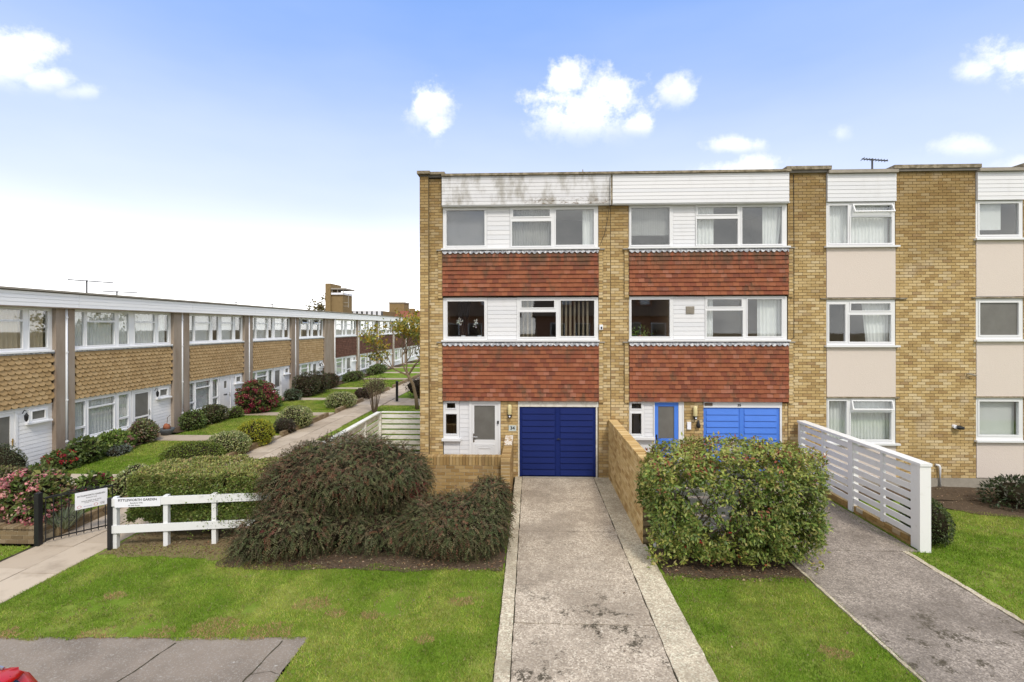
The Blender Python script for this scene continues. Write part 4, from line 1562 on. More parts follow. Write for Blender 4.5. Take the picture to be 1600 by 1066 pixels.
for u in (.505, .765):
    mb = MB()
    for k in range(16):
        a0, a1 = k / 16 * 6.283, (k + 1) / 16 * 6.283
        f_ = lambda a, q: FG.p(u + .034 * q * math.cos(a), .592 + .028 * q * math.sin(a), .0168)
        mb.quad(f_(a0, 1), f_(a1, 1), f_(a1, .8), f_(a0, .8))
    part('red_ring', mb, M_red, sg)
top('gate_post', MB().box(-9.53, -9.44, 9.27, 9.36, 0, 1.02), M_black, 'thick black square gate post on the hydrangea side', 'post')
top('gate_post', MB().box(-7.985, -7.925, 9.16, 9.22, 0, .985), M_black, 'slim black gate post at the end of the white two-rail fence', 'post')

# low retaining wall in front of the hydrangeas
solid_wall('retaining_wall', 'low stained brick retaining wall under the pink hydrangea', Frame((0, 9.5, 0), (1, 0, 0), (0, -1, 0)), -13.5, -9.56, -.05, .28, .22, False, M_brick_old)
struct('raised_bed', sheet(-13.5, -9.75, 9.48, 10.9, .22, .3, None, .05), M_soil)

# ---------------------------------------------------------------- planting
def shell_pts(ells, n, depth=.15, zmin=.04, lump=.18, seed=0, freq=2.2, keep=None):
    cs = np.array([e[0] for e in ells], float)
    rs = np.array([e[1] for e in ells], float)
    ar = (rs[:, 0] * rs[:, 1] + rs[:, 1] * rs[:, 2] + rs[:, 0] * rs[:, 2])
    P, N = [], []
    got = 0
    for _ in range(12):
        i = nr.choice(len(ells), n, p=ar / ar.sum())
        d = unit(nr.randn(n, 3))
        q = 1 - depth * nr.rand(n) ** 1.3
        base = cs[i] + rs[i] * d
        lm = (vnoise(base * freq, seed) - .5) * 2 * lump + (vnoise(base * freq * 2.7, seed + 3) - .5) * lump
        p = cs[i] + rs[i] * d * (q + lm)[:, None]
        ok = p[:, 2] > zmin
        for k in range(len(ells)):
            ins = (((p - cs[k]) / (rs[k] * .90)) ** 2).sum(1) < 1
            ok &= ~(ins & (i != k))
        if keep is not None:
            ok &= keep(p)
        nn = unit(d / rs[i])
        P.append(p[ok])
        N.append(nn[ok])
        got += ok.sum()
        if got >= n:
            break
    return np.concatenate(P)[:n], np.concatenate(N)[:n]


def shrub(name, label, ells, n, L, Wd, cols, wts=None, core=.86, stems=True, mat=None, cat='shrub', depth=.18, lump=.16, seed=0, tipcol=None, group=None, droop=0.0, zmin=.05):
    c0 = ells[0][0]
    t = thing(name, (c0[0], c0[1], max(0, c0[2] - ells[0][1][2])), label, cat, group)
    P, N = shell_pts(ells, n, depth, zmin, lump, seed)
    n = len(P)
    D = unit(N * .7 + nr.randn(n, 3) * .6 + np.array([0, 0, .15 - droop]))
    C = palette(n, cols, wts)
    if tipcol is not None:       # pale young growth on the upper side
        m = (N[:, 2] + .35 * nr.randn(n)) > .45
        C[m] = palette(int(m.sum()), tipcol)
    leaves('foliage', P, D, unit(N + nr.randn(n, 3) * .5), L * (.6 + .8 * nr.rand(n)), Wd * (.6 + .8 * nr.rand(n)), C, mat or M_leaf, t)
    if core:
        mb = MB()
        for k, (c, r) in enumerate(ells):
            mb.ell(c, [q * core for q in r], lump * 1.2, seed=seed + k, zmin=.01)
        part('shade_core', mb, M_core, t, True)
    if stems:
        mb = MB()
        for (c, r) in ells:
            for k in range(4):
                a = rnd.uniform(0, 6.28)
                mb.tube([(c[0] + .1 * math.cos(a), c[1] + .1 * math.sin(a), 0), (c[0] + r[0] * .4 * math.cos(a), c[1] + r[1] * .4 * math.sin(a), c[2])], [.02, .01], 5)
        part('stem', mb, M_wood, t)
    return t


G_DARK = [(.08, .12, .032), (.12, .17, .045), (.17, .22, .06)]
G_MID = [(.10, .16, .03), (.15, .215, .042), (.21, .28, .065)]
G_YEL = [(.30, .32, .03), (.42, .40, .03), (.22, .27, .03)]
G_VAR = [(.40, .42, .17), (.28, .32, .10), (.12, .17, .05), (.50, .50, .27)]

# --- the big dark spreading cotoneaster
def cotoneaster(label, ells, n, seed, redspots=()):
    c0 = ells[0][0]
    t = thing('cotoneaster', (c0[0], c0[1], 0), label, 'shrub')
    P, N = shell_pts(ells, n, .14, .05, .12, seed, 2.0)
    n = len(P)
    ax = unit(N * .45 + nr.randn(n, 3) * .42 + np.array([0, -.12, -.35]))
    ln = .10 + .16 * nr.rand(n)
    k = 13
    s = (np.arange(k) + .5) / k
    base = P[:, None, :] + ax[:, None, :] * (ln[:, None] * s[None, :])[:, :, None] + np.array([0, 0, -1]) * (.25 * ln[:, None] * s[None, :] ** 2)[:, :, None]
    side = unit(np.cross(ax, N + 1e-3))
    sg = np.where(np.arange(k) % 2, 1, -1)
    D = ax[:, None, :] * .55 + side[:, None, :] * sg[None, :, None] * .8 + nr.randn(n, k, 3) * .2
    big = vnoise(P * 1.3, seed + 9)
    cl = np.where((nr.rand(n) < np.where(P[:, 2] > .95, .26, .13) + .22 * (big > .6))[:, None], palette(n, [(.145, .065, .04), (.18, .11, .065), (.14, .10, .055)]),
                  palette(n, [(.062, .076, .032), (.09, .104, .044), (.12, .13, .058), (.15, .135, .072)]))
    for (c, r) in redspots:
        m = (((P - np.array(c)) / np.array(r)) ** 2).sum(1) < 1
        m &= nr.rand(n) < .5
        cl[m] = palette(int(m.sum()), [(.22, .04, .04), (.17, .045, .035), (.15, .07, .05)])
    C = np.repeat(cl, k, 0) * (1 + .15 * nr.randn(n * k, 1))
    leaves('foliage', base.reshape(-1, 3), D.reshape(-1, 3), np.repeat(unit(N + .4 * nr.randn(n, 3)), k, 0), .030 * (.6 + .7 * nr.rand(n * k)), .0155 * (.7 + .6 * nr.rand(n * k)), np.clip(C, .005, .9), M_leaf_dull, t)
    # arching twigs
    m = nr.choice(n, n // 6, replace=False)
    mb = MB()
    for i in m:
        a, c = Vector(P[i]), Vector(P[i] + ax[i] * ln[i])
        b_ = a.lerp(c, .5) + Vector((0, 0, .012))
        mb.tube([a - Vector(ax[i]) * .12, b_, c - Vector((0, 0, .25 * ln[i]))], [.004, .003, .0015], 3)
    part('twigs', mb, M_wood, t)
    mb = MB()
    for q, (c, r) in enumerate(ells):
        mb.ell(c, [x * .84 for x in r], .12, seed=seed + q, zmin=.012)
    part('shade_core', mb, M_core, t, True)
    return t


cotoneaster('huge dark spreading shrub with arching twigs, between the ranch fence and the brick wall',
            [((-3.75, 10.25, 1.22), (1.6, 1.2, .68)), ((-4.5, 9.85, 1.02), (.74, .8, .64)), ((-2.78, 10.3, 1.02), (.66, .8, .55)),
             ((-4.55, 9.2, .42), (.86, .55, .48)), ((-3.55, 9.5, .36), (.6, .45, .36)), ((-2.8, 9.5, .28), (.66, .46, .33)), ((-5.0, 9.0, .2), (.42, .35, .28))], 10500, 3,
            [((-2.1, 9.7, 1.0), (.35, .5, .25)), ((-4.75, 8.75, .55), (.1, .25, .08)), ((-2.3, 9.3, .75), (.25, .4, .18))])
cotoneaster('smaller dark green spreading shrub beside the driveway, below the brick wall',
            [((-1.35, 9.55, .42), (.95, .75, .52)), ((-.82, 9.95, .70), (.42, .55, .48)), ((-1.95, 9.5, .42), (.5, .6, .50))], 5200, 17)

# --- clipped hedge behind the ranch fence
def hedge():
    t = thing('clipped_hedge', (-6.7, 10.3, 0), 'clipped box-shaped green hedge with pale top behind the ranch fence', 'hedge')
    n = 52000
    x0, x1, y0, y1, z0, z1 = -8.0, -5.0, 9.62, 10.95, .34, 1.29
    f = nr.choice(4, n, p=[.36, .46, .12, .06])
    a, b_ = nr.rand(n), nr.rand(n)
    P = np.zeros((n, 3))
    N = np.zeros((n, 3))
    for k in range(4):
        m = f == k
        if k == 0:
            P[m] = np.stack([x0 + (x1 - x0) * a[m], y0 + (y1 - y0) * b_[m], np.full(m.sum(), z1)], 1)
            N[m] = (0, 0, 1)
        elif k == 1:
            P[m] = np.stack([x0 + (x1 - x0) * a[m], np.full(m.sum(), y0), z0 + (z1 - z0) * b_[m]], 1)
            N[m] = (0, -1, 0)
        elif k == 2:
            P[m] = np.stack([np.full(m.sum(), x0), y0 + (y1 - y0) * a[m], z0 + (z1 - z0) * b_[m]], 1)
            N[m] = (-1, 0, 0)
        else:
            P[m] = np.stack([np.full(m.sum(), x1), y0 + (y1 - y0) * a[m], z0 + (z1 - z0) * b_[m]], 1)
            N[m] = (1, 0, 0)
    ctr = np.array([(x0 + x1) / 2, (y0 + y1) / 2, (z0 + z1) / 2])
    rel = (P - ctr) / np.array([(x1 - x0) / 2, (y1 - y0) / 2, (z1 - z0) / 2])
    rnd_ = np.sort(np.abs(rel), 1)[:, 1] ** 6
    P -= (P - ctr) * (rnd_ * .03)[:, None]
    P += N * ((vnoise(P * 2.2, 4) - .5) * .16 + (vnoise(P * 6, 5) - .5) * .09 - .10 * nr.rand(n) ** 2)[:, None]
    hole = vnoise(P * 4.5, 8)
    ok = ~((f == 1) & (hole > .82)) & ~((f == 1) & (P[:, 2] < .42) & (hole > .55))
    P, N, f = P[ok], N[ok], f[ok]
    n = len(P)
    D = unit(N * .6 + nr.randn(n, 3) * .7 + np.array([0, 0, .3]))
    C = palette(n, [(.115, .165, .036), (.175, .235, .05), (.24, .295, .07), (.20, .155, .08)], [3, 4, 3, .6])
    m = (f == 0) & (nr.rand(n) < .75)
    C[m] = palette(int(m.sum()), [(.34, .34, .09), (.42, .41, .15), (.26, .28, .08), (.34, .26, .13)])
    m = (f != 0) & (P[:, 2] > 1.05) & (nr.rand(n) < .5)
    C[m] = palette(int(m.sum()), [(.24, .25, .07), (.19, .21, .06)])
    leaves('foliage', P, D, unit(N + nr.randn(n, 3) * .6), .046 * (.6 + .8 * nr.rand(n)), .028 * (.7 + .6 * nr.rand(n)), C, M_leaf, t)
    part('shade_core', MB().box(x0 + .14, x1 - .14, y0 + .16, y1 - .16, z0 + .12, z1 - .12), M_core, t)
    for i, x in enumerate((-7.85, -7.3, -6.65, -6.0, -5.4)):
        mb = MB()
        for k in range(6):
            a = rnd.uniform(0, 6.28)
            r = rnd.uniform(.15, .35)
            mb.tube([(x, 10.2, -.02), (x + .4 * r * math.cos(a), 10.2 + .4 * r * math.sin(a), .25), (x + r * math.cos(a), 10.2 + r * math.sin(a), .62)], [.04, .026, .012], 6)
        part('stem', mb, M_wood, t)
    # stray shoots in front of the rails
    k = 260
    P = np.stack([-8 + 2.9 * nr.rand(k), 9.45 + .2 * nr.rand(k), nr.choice([.35, .55, .8, .98], k) + .08 * nr.randn(k)], 1)
    ii = np.repeat(np.arange(k), 7)
    Q = P[ii] + nr.randn(len(ii), 3) * .045
    leaves('stray_shoots', Q, nr.randn(len(Q), 3) + np.array([0, -.3, .5]), nr.randn(len(Q), 3), .04 * (.6 + .6 * nr.rand(len(Q))), .023 * np.ones(len(Q)), palette(len(Q), G_MID), M_leaf, t)


hedge()

# --- glossy evergreen bush between the driveways
def photinia():
    t = thing('evergreen_bush', (3.55, 9.15, 0), 'large rounded glossy bush with red young leaves between the two driveways', 'bush')
    nc = 4300
    d = unit(nr.randn(nc, 3))
    e = .8
    sq = np.sign(d) * np.abs(d) ** e
    sq = sq / np.maximum(np.abs(sq).max(1, keepdims=True), 1e-6) * (np.abs(sq).max(1, keepdims=True) ** .5)
    q = 1 - .45 * nr.rand(nc) ** 2.2
    ctr = np.array([3.55, 9.14, 1.18])
    rad = np.array([1.50, .62, .95])
    P = ctr + rad * sq * (q + (vnoise(d * 2.6 + 5, 2) - .5) * .22)[:, None]
    N = unit(d / rad)
    gap = vnoise(P * np.array([1.9, .5, 2.4]), 21)
    mid = (P[:, 2] < 1.45) & (P[:, 2] > .42) & (P[:, 0] > 2.45) & (P[:, 0] < 4.75)
    ok = ~(mid & (gap > .47) & (nr.rand(nc) < .88)) & (P[:, 2] > .22)
    P, N = P[ok], N[ok]
    # low skirt of shoots near the bed
    k = 230
    sk = np.stack([2.06 + 2.95 * nr.rand(k) ** 1.25, 8.65 + .5 * nr.rand(k), .12 + .45 * nr.rand(k) ** 1.2], 1)
    P = np.concatenate([P, sk])
    N = np.concatenate([N, np.tile([[0, -.5, .85]], (k, 1))])
    k = 70
    sk = np.stack([4.75 + .35 * nr.rand(k), 8.85 + .4 * nr.rand(k), .35 + .55 * nr.rand(k)], 1)
    P = np.concatenate([P, sk])
    N = np.concatenate([N, np.tile([[.5, -.4, .5]], (k, 1))])
    nc = len(P)
    m = 8
    ii = np.repeat(np.arange(nc), m)
    n = len(ii)
    ax = unit(N + nr.randn(nc, 3) * .35 + np.array([0, 0, .35]))[ii]
    rv = nr.randn(n, 3)
    rv -= ax * (rv * ax).sum(1, keepdims=True)
    D = unit(unit(rv) * .8 + ax * .55 + np.array([0, -.1, -.3]) + .3 * nr.randn(n, 3))
    Q = P[ii] + .035 * nr.randn(n, 3)
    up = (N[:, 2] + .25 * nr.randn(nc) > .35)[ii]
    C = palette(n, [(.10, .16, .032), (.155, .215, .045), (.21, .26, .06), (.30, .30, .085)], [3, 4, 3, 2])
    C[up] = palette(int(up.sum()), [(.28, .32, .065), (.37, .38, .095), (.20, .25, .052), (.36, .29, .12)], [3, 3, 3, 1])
    red = ((nr.rand(nc) < np.where(P[:, 2] > 1.75, .22, .03))[ii]) & (nr.rand(n) < .6)
    C[red] = palette(int(red.sum()), [(.26, .075, .045), (.34, .12, .06), (.20, .09, .05)])
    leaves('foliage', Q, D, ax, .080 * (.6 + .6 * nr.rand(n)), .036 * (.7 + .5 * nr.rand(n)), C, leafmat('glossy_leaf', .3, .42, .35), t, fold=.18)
    # branches
    for b_ in range(7):
        mb = MB()
        bx = 2.55 + b_ * .33
        for k in range(6):
            tgt = P[nr.randint(0, max(1, nc - 240))]
            s = Vector((bx + rnd.uniform(-.14, .14), 9.2 + rnd.uniform(-.1, .15), 0))
            e_ = Vector(tgt)
            md = s.lerp(e_, .5) + Vector((rnd.uniform(-.3, .3), rnd.uniform(-.12, .12), rnd.uniform(-.1, .3)))
            mb.tube([s, s.lerp(md, .5), md, md.lerp(e_, .6), e_], [.016, .013, .009, .006, .003], 5)
        part('branch', mb, M_wood, t)
    k = 5
    fz = np.stack([2.3 + 2.4 * nr.rand(k), 8.6 + .1 * nr.rand(k), .3 + .5 * nr.rand(k)], 1)
    Q = np.repeat(fz, 5, 0) + nr.randn(k * 5, 3) * .012
    leaves('flower', Q, nr.randn(k * 5, 3), nr.randn(k * 5, 3), .03 * np.ones(k * 5), .022 * np.ones(k * 5), palette(k * 5, [(.4, .02, .03)]), M_petal, t, 'stuff')


photinia()


def heads(t, pts, r, cols, per=46, name='flower_head'):
    pts = np.array(pts)
    for p in pts:
        d = unit(nr.randn(per, 3))
        P = p + d * r * np.array([1, 1, .75])
        leaves(name, P - unit(nr.randn(per, 3)) * r * .2, nr.randn(per, 3), d, r * .55 * np.ones(per), r * .5 * np.ones(per), palette(per, cols), M_petal, t, fold=.05)


def hydrangea(label, ells, n, hp, hr, cols, leafcols, seed):
    t = shrub('hydrangea', label, ells, n, .11, .07, leafcols, seed=seed, core=.8)
    P, N = shell_pts(ells, hp, .06, .12, .1, seed + 1, keep=lambda p: p[:, 1] < ells[0][0][1] + ells[0][1][1] * .55)
    heads(t, P, hr, cols)
    return t


hydrangea('large pink hydrangea by the black gate post', [((-10.35, 10.1, .72), (.62, .5, .55)), ((-10.0, 9.85, .6), (.35, .3, .36))], 1700, 48, .10,
          [(.50, .17, .19), (.56, .27, .27), (.42, .11, .14), (.55, .33, .27)], [(.12, .16, .04), (.20, .20, .06), (.08, .12, .03)], 31)
shrub('rounded_bush', 'dense yellow-green bush behind the low retaining wall at the left edge', [((-11.3, 10.3, .72), (.65, .5, .55))], 4200, .05, .03, [(.16, .17, .05), (.22, .21, .08), (.10, .12, .035), (.24, .17, .10)], seed=33)
hydrangea('small crimson hydrangea seen through the iron gate', [((-10.75, 12.0, .32), (.35, .3, .28))], 500, 5, .09, [(.22, .02, .05), (.30, .04, .08)], G_MID, 35)
shrub('topiary_ball', 'dark clipped round shrub at the left edge in front of the glazed door', [((-13.5, 12.2, .62), (.62, .55, .62))], 5200, .035, .022, [(.05, .07, .03), (.09, .11, .05), (.14, .15, .08)], lump=.05, seed=37)
# spiky grass tuft by the gate
t = thing('ornamental_grass', (-9.72, 10.1, .1), 'silvery green grass tuft inside the iron gate', 'plant')
n = 900
a = nr.rand(n) * 6.283
r = nr.rand(n) ** .6
P = np.stack([-9.62 + .1 * r * np.cos(a), 9.95 + .1 * r * np.sin(a), np.full(n, .05)], 1)
D = np.stack([np.cos(a) * r * .9, np.sin(a) * r * .9, .8 + .3 * nr.rand(n)], 1)
leaves('foliage', P, D, np.stack([np.cos(a), np.sin(a), np.zeros(n) + .2], 1), .46 * (.5 + .7 * nr.rand(n)), np.full(n, .022), palette(n, [(.34, .39, .26), (.46, .48, .34), (.2, .25, .13)]), M_leaf, t, fold=.1)

# border plants along the terrace
hydrangea('red geranium clump beside the first party pier', [((-13.75, 14.2, .28), (.42, .42, .3)), ((-13.7, 14.9, .42), (.38, .5, .38))], 1400, 16, .065, [(.38, .02, .03), (.50, .05, .05), (.30, .02, .06)], G_DARK, 41)
hydrangea('pink flowering border clump under the second house window', [((-13.85, 16.2, .35), (.42, .75, .36))], 1500, 20, .05, [(.45, .15, .17), (.5, .3, .28), (.35, .2, .16)], G_MID, 43)
shrub('silver_shrub', 'low silver-grey border plant at the lawn edge', [((-13.45, 15.9, .18), (.22, .4, .2))], 700, .07, .02, [(.22, .25, .22), (.16, .19, .15)], seed=44)
shrub('border_shrub', 'pale flowering leafy border shrub before the second glazed door', [((-13.95, 17.6, .42), (.42, .55, .42))], 1600, .08, .045, [(.12, .16, .04), (.20, .22, .09), (.30, .27, .18), (.26, .14, .10)], seed=45)
shrub('border_shrub', 'dark leafy shrub beneath the second party pier', [((-13.75, 19.9, .4), (.4, .55, .42))], 1300, .09, .045, G_DARK, seed=46)
shrub('border_shrub', 'olive leafy shrub under the third house window', [((-13.85, 21.3, .42), (.45, .8, .42))], 1800, .09, .045, [(.07, .10, .03), (.11, .13, .045), (.15, .12, .06)], seed=47)
shrub('border_shrub', 'small green shrub beside the solid white door', [((-13.6, 22.6, .25), (.3, .35, .28))], 600, .07, .04, G_MID, seed=48)
hydrangea('big domed hydrangea with deep red heads by the terrace', [((-13.35, 24.0, .78), (.85, .85, .80))], 2600, 70, .11, [(.22, .015, .05), (.32, .03, .08), (.38, .06, .10), (.17, .03, .04), (.36, .20, .12)], [(.10, .15, .035), (.17, .20, .05), (.14, .07, .04), (.07, .11, .03)], 49)
hydrangea('pink-tipped small hydrangea next to the big domed one', [((-13.5, 25.6, .36), (.5, .5, .36))], 900, 10, .09, [(.45, .14, .20), (.34, .08, .13)], G_MID, 50)
shrub('border_shrub', 'tall dark twiggy shrub before the house with open vents', [((-13.5, 29.6, .75), (.75, .9, .72)), ((-13.4, 31.0, .72), (.7, .9, .7))], 3600, .09, .05, [(.05, .065, .025), (.08, .09, .035), (.10, .065, .04)], seed=51, core=.75)
shrub('border_shrub', 'low silvery shrub left of the tall dark twiggy one', [((-13.55, 28.0, .36), (.45, .6, .36))], 900, .09, .04, [(.12, .16, .10), (.09, .12, .06)], seed=52)
shrub('border_shrub', 'rusty brown shrub near the wide grey pier', [((-13.7, 33.6, .55), (.6, 1.1, .52))], 1700, .1, .05, [(.09, .07, .04), (.12, .06, .04), (.06, .08, .03)], seed=53)
shrub('border_shrub', 'mixed low planting along the first brown-tiled house', [((-13.8, 38.5, .35), (.6, 1.9, .4))], 1600, .1, .055, G_DARK, seed=54)
shrub('border_shrub', 'dark planting along the second brown-tiled house', [((-13.8, 44.5, .4), (.6, 2.2, .45))], 1600, .12, .06, G_DARK, seed=55)
# clipped shrubs along the path edging
shrub('domed_shrub', 'flat green dome shrub just behind the clipped hedge', [((-10.55, 15.3, .22), (.95, .75, .40))], 5200, .045, .028, [(.10, .15, .02), (.15, .20, .03), (.20, .24, .04)], lump=.05, seed=60)
shrub('variegated_shrub', 'cream-variegated mound nearest the clipped hedge', [((-9.95, 16.2, .34), (.66, .62, .42))], 4600, .05, .032, G_VAR, lump=.08, seed=61)
shrub('golden_shrub', 'bright yellow-green rounded shrub beside the path', [((-9.85, 17.6, .40), (.62, .70, .47))], 4200, .05, .035, G_YEL, [3, 3, 2], lump=.1, seed=62)
shrub('variegated_shrub', 'cream-variegated mound behind the golden shrub', [((-9.85, 20.6, .42), (.66, .8, .48))], 4200, .055, .034, G_VAR, lump=.08, seed=63)
shrub('dark_shrub', 'small dark purple-brown shrub between golden and variegated mounds', [((-9.75, 19.5, .25), (.4, .42, .32))], 1200, .05, .03, [(.05, .04, .03), (.08, .05, .04), (.05, .06, .03)], seed=64)
shrub('variegated_shrub', 'cream-variegated mound farthest along the path edging', [((-9.95, 25.9, .36), (.75, .95, .44))], 3600, .06, .038, G_VAR, lump=.08, seed=65)
shrub('dark_shrub', 'small reddish brown mound past the farthest variegated one', [((-9.85, 29.0, .28), (.45, .6, .36))], 1200, .07, .04, [(.09, .045, .03), (.06, .05, .03)], seed=66)
shrub('variegated_shrub', 'pale mound beside the far lawn near the leaning tree', [((-9.9, 31.5, .4), (.6, .9, .45))], 1600, .07, .045, G_VAR, seed=67)
shrub('flowering_border', 'cream-flowered clump by the path seen through the gate bars', [((-9.95, 12.2, .35), (.32, .6, .40))], 1500, .06, .035, G_VAR, seed=68)
# right-hand side
shrub('rounded_bush', 'small dark green bush tucked behind the end post of the white screen', [((7.72, 10.15, .38), (.34, .5, .48))], 3000, .04, .026, [(.05, .075, .025), (.08, .11, .035), (.11, .14, .05)], seed=70, lump=.1)
shrub('rhododendron', 'dark shrub at the right edge on bare soil', [((11.75, 12.55, .12), (.75, .5, .42)), ((12.4, 12.4, .25), (.5, .5, .45))], 1900, .10, .035, [(.03, .05, .02), (.05, .075, .025), (.07, .07, .04)], seed=71, core=.7, zmin=-.12)
# bare multi-stemmed shrub by the yard fence
t = thing('twiggy_shrub', (-7.67, 24.3, 0), 'thin multi-stemmed bare shrub on the grass left of the leaning tree', 'shrub')
tips = []
for k in range(11):
    mb = MB()
    a = rnd.uniform(0, 6.28)
    r = rnd.uniform(.2, .75)
    p0 = Vector((-7.67 + .12 * math.cos(a), 24.3 + .12 * math.sin(a), 0))
    p1 = p0 + Vector((.35 * r * math.cos(a), .35 * r * math.sin(a), .8))
    p2 = p0 + Vector((r * math.cos(a), r * math.sin(a), 1.5 + rnd.uniform(-.2, .4)))
    mb.tube([p0, p1, p2], [.022, .016, .006], 5)
    for j in range(5):
        s = p1.lerp(p2, rnd.uniform(0, .9))
        e_ = s + Vector((rnd.uniform(-.35, .35), rnd.uniform(-.35, .35), rnd.uniform(.2, .5)))
        mb.tube([s, e_], [.008, .003], 4)
        tips.append(e_)
    part('stem', mb, M_wood, t)
tp = np.repeat(np.array([tuple(q) for q in tips]), 9, 0) + nr.randn(len(tips) * 9, 3) * .13
leaves('foliage', tp, nr.randn(len(tp), 3), nr.randn(len(tp), 3), .07 * np.ones(len(tp)), .04 * np.ones(len(tp)), palette(len(tp), [(.10, .085, .04), (.07, .06, .035), (.13, .12, .05)]), M_leaf_dull, t)
shrub('dark_shrub', 'wide brown-purple shrub behind the bollard', [((-6.2, 29.8, .62), (1.3, 1.0, .68))], 3800, .06, .03, [(.06, .04, .035), (.09, .06, .05), (.05, .05, .03)], seed=73)
shrub('holly', 'tall dark evergreen beside the brick pier, behind the leaning tree', [((-5.6, 31.0, 1.5), (1.1, 1.0, 1.1))], 3800, .09, .05, G_DARK, seed=74)

# --- leaning tree with sparse yellowing leaves
def limb(mb, p, d, ln, r, depth, tips):
    pts, rs = [p], [r]
    q = p.copy()
    dd = d.copy()
    for k in range(4):
        dd = (dd + Vector((rnd.gauss(0, .16), rnd.gauss(0, .16), rnd.gauss(.02, .1)))).normalized()
        q = q + dd * ln / 4
        pts.append(q.copy())
        rs.append(r * (1 - .16 * (k + 1)))
    mb.tube(pts, rs, 5 if depth < 2 else 4)
    if depth >= 3:
        tips.append(q)
        tips.append(pts[2])
        return
    for k in range(3 if depth else 4):
        a = rnd.uniform(0, 6.28)
        nd = (dd + Vector((math.cos(a), math.sin(a), rnd.uniform(-.35, .55))) * rnd.uniform(.5, .95)).normalized()
        limb(mb, pts[rnd.choice((2, 3, 4))].copy(), nd, ln * rnd.uniform(.6, .82), r * .52, depth + 1, tips)


t = thing('leaning_tree', (-5.79, 25.36, 0), 'slender leaning tree with sparse yellow leaves beside the brick pier', 'tree')
mb = MB().tube([(-5.79, 25.36, -.05), (-5.86, 25.36, .6), (-6.02, 25.35, 1.3), (-6.3, 25.3, 1.85)], [.11, .09, .08, .075], 8)
part('trunk', mb, M_bark, t, True)
tips = []
for d, l in (((-.55, .1, .75), 1.5), ((-.9, -.1, .35), 1.5), ((.15, .0, .95), 1.5), ((-.25, .3, .9), 1.6), ((.5, -.1, .7), 1.2)):
    mb = MB()
    limb(mb, Vector((-6.25, 25.3, 1.75)), Vector(d).normalized(), l, .05, 0, tips)
    part('limb', mb, M_bark, t)
tp = np.array([tuple(q) for q in tips])
tp = tp[nr.rand(len(tp)) < .85]
k = 9
P = np.repeat(tp, k, 0) + nr.randn(len(tp) * k, 3) * .12
leaves('crown', P, nr.randn(len(P), 3) + np.array([0, 0, -.5]), nr.randn(len(P), 3), .19 * (.5 + .7 * nr.rand(len(P))), .11 * (.6 + .6 * nr.rand(len(P))), palette(len(P), [(.36, .30, .03), (.26, .26, .05), (.15, .18, .05), (.40, .27, .03)]), M_leaf, t)

# --- far tree over the terrace roof
t = thing('distant_tree', (-33, 76, 0), 'small thin-leaved tree behind the terrace roof left of the brick tower', 'tree')
part('trunk', MB().tube([(-33, 76, 0), (-33, 76, 6.5)], [.2, .08], 6), M_bark, t)
P, N = shell_pts([((-32.2, 76, 7.2), (2.2, 1.6, 1.5)), ((-31.6, 76, 8.2), (1.0, 1.0, 1.1))], 420, .9, 5, .2, 81)
leaves('crown', P, nr.randn(len(P), 3), nr.randn(len(P), 3), .42 * np.ones(len(P)), .25 * np.ones(len(P)), palette(len(P), [(.14, .12, .04), (.10, .10, .035), (.2, .15, .05)]), M_leaf, t)

# ---------------------------------------------------------------- grass blades
def hnoise(P, f, s):
    return vnoise(np.concatenate([P[:, :2] * f, np.zeros((len(P), 1)) + .37], 1), s)


def blades(rects, dens, ln, wd, seed, keep=None):
    PP = []
    for (x0, x1, y0, y1, z) in rects:
        n = int((x1 - x0) * (y1 - y0) * dens)
        p = np.stack([x0 + (x1 - x0) * nr.rand(n), y0 + (y1 - y0) * nr.rand(n), np.zeros(n)], 1)
        p[:, 2] = z + gz(p[:, 0], p[:, 1])
        PP.append(p)
    P = np.concatenate(PP)
    bare = hnoise(P, 1.9, seed) * .6 + hnoise(P, 5.5, seed + 1) * .4
    ok = nr.rand(len(P)) > np.clip((bare - .66) * 7, 0, .93)
    if keep is not None:
        ok &= keep(P)
    P = P[ok]
    n = len(P)
    D = np.stack([nr.randn(n) * .5, nr.randn(n) * .5, .55 + .5 * nr.rand(n)], 1)
    a = hnoise(P, .8, seed + 5) * .55 + hnoise(P, 2.7, seed + 6) * .45
    w = np.clip((a - .42) * 4.6 + .18 * nr.randn(n), 0, 1)[:, None]
    g1 = palette(n, [(.125, .22, .014), (.17, .28, .022), (.225, .335, .036)], jit=.15)
    g2 = palette(n, [(.34, .385, .065), (.42, .42, .12), (.28, .36, .048)], jit=.15)
    C = g1 * (1 - w) + g2 * w
    C *= (.72 + .56 * hnoise(P, 6.5, seed + 8))[:, None]
    for (sx, sy, sr) in DRYSPOTS:       # scorched spots
        dd = np.hypot(P[:, 0] - sx, (P[:, 1] - sy) * 1.5) / sr + (hnoise(P, 16, 3) - .5) * .8
        m_ = dd < 1
        C[m_] = palette(int(m_.sum()), [(.50, .33, .17), (.42, .27, .14), (.36, .30, .12)])
    dry = nr.rand(n) < (.05 + .25 * np.clip((bare[ok] - .55) * 5, 0, 1))
    C[dry] = palette(int(dry.sum()), [(.36, .30, .15), (.28, .23, .10)])
    return leaves('grass', P, D, nr.randn(n, 3), ln * (.5 + .8 * nr.rand(n)), wd * (.7 + .6 * nr.rand(n)), C, M_grass, None, 'stuff', tri=True)


DRYSPOTS = [(-2.87, 7.27, .16), (-2.32, 7.25, .17), (-1.07, 7.64, .19), (-1.4, 6.7, .15), (-3.3, 7.5, .3), (-4.4, 6.85, .35), (-3.6, 6.78, .3), (-5.9, 6.65, .25), (-5.2, 6.66, .3), (-7.2, 6.6, .2), (-6.5, 7.6, .18), (3.9, 6.6, .2)]


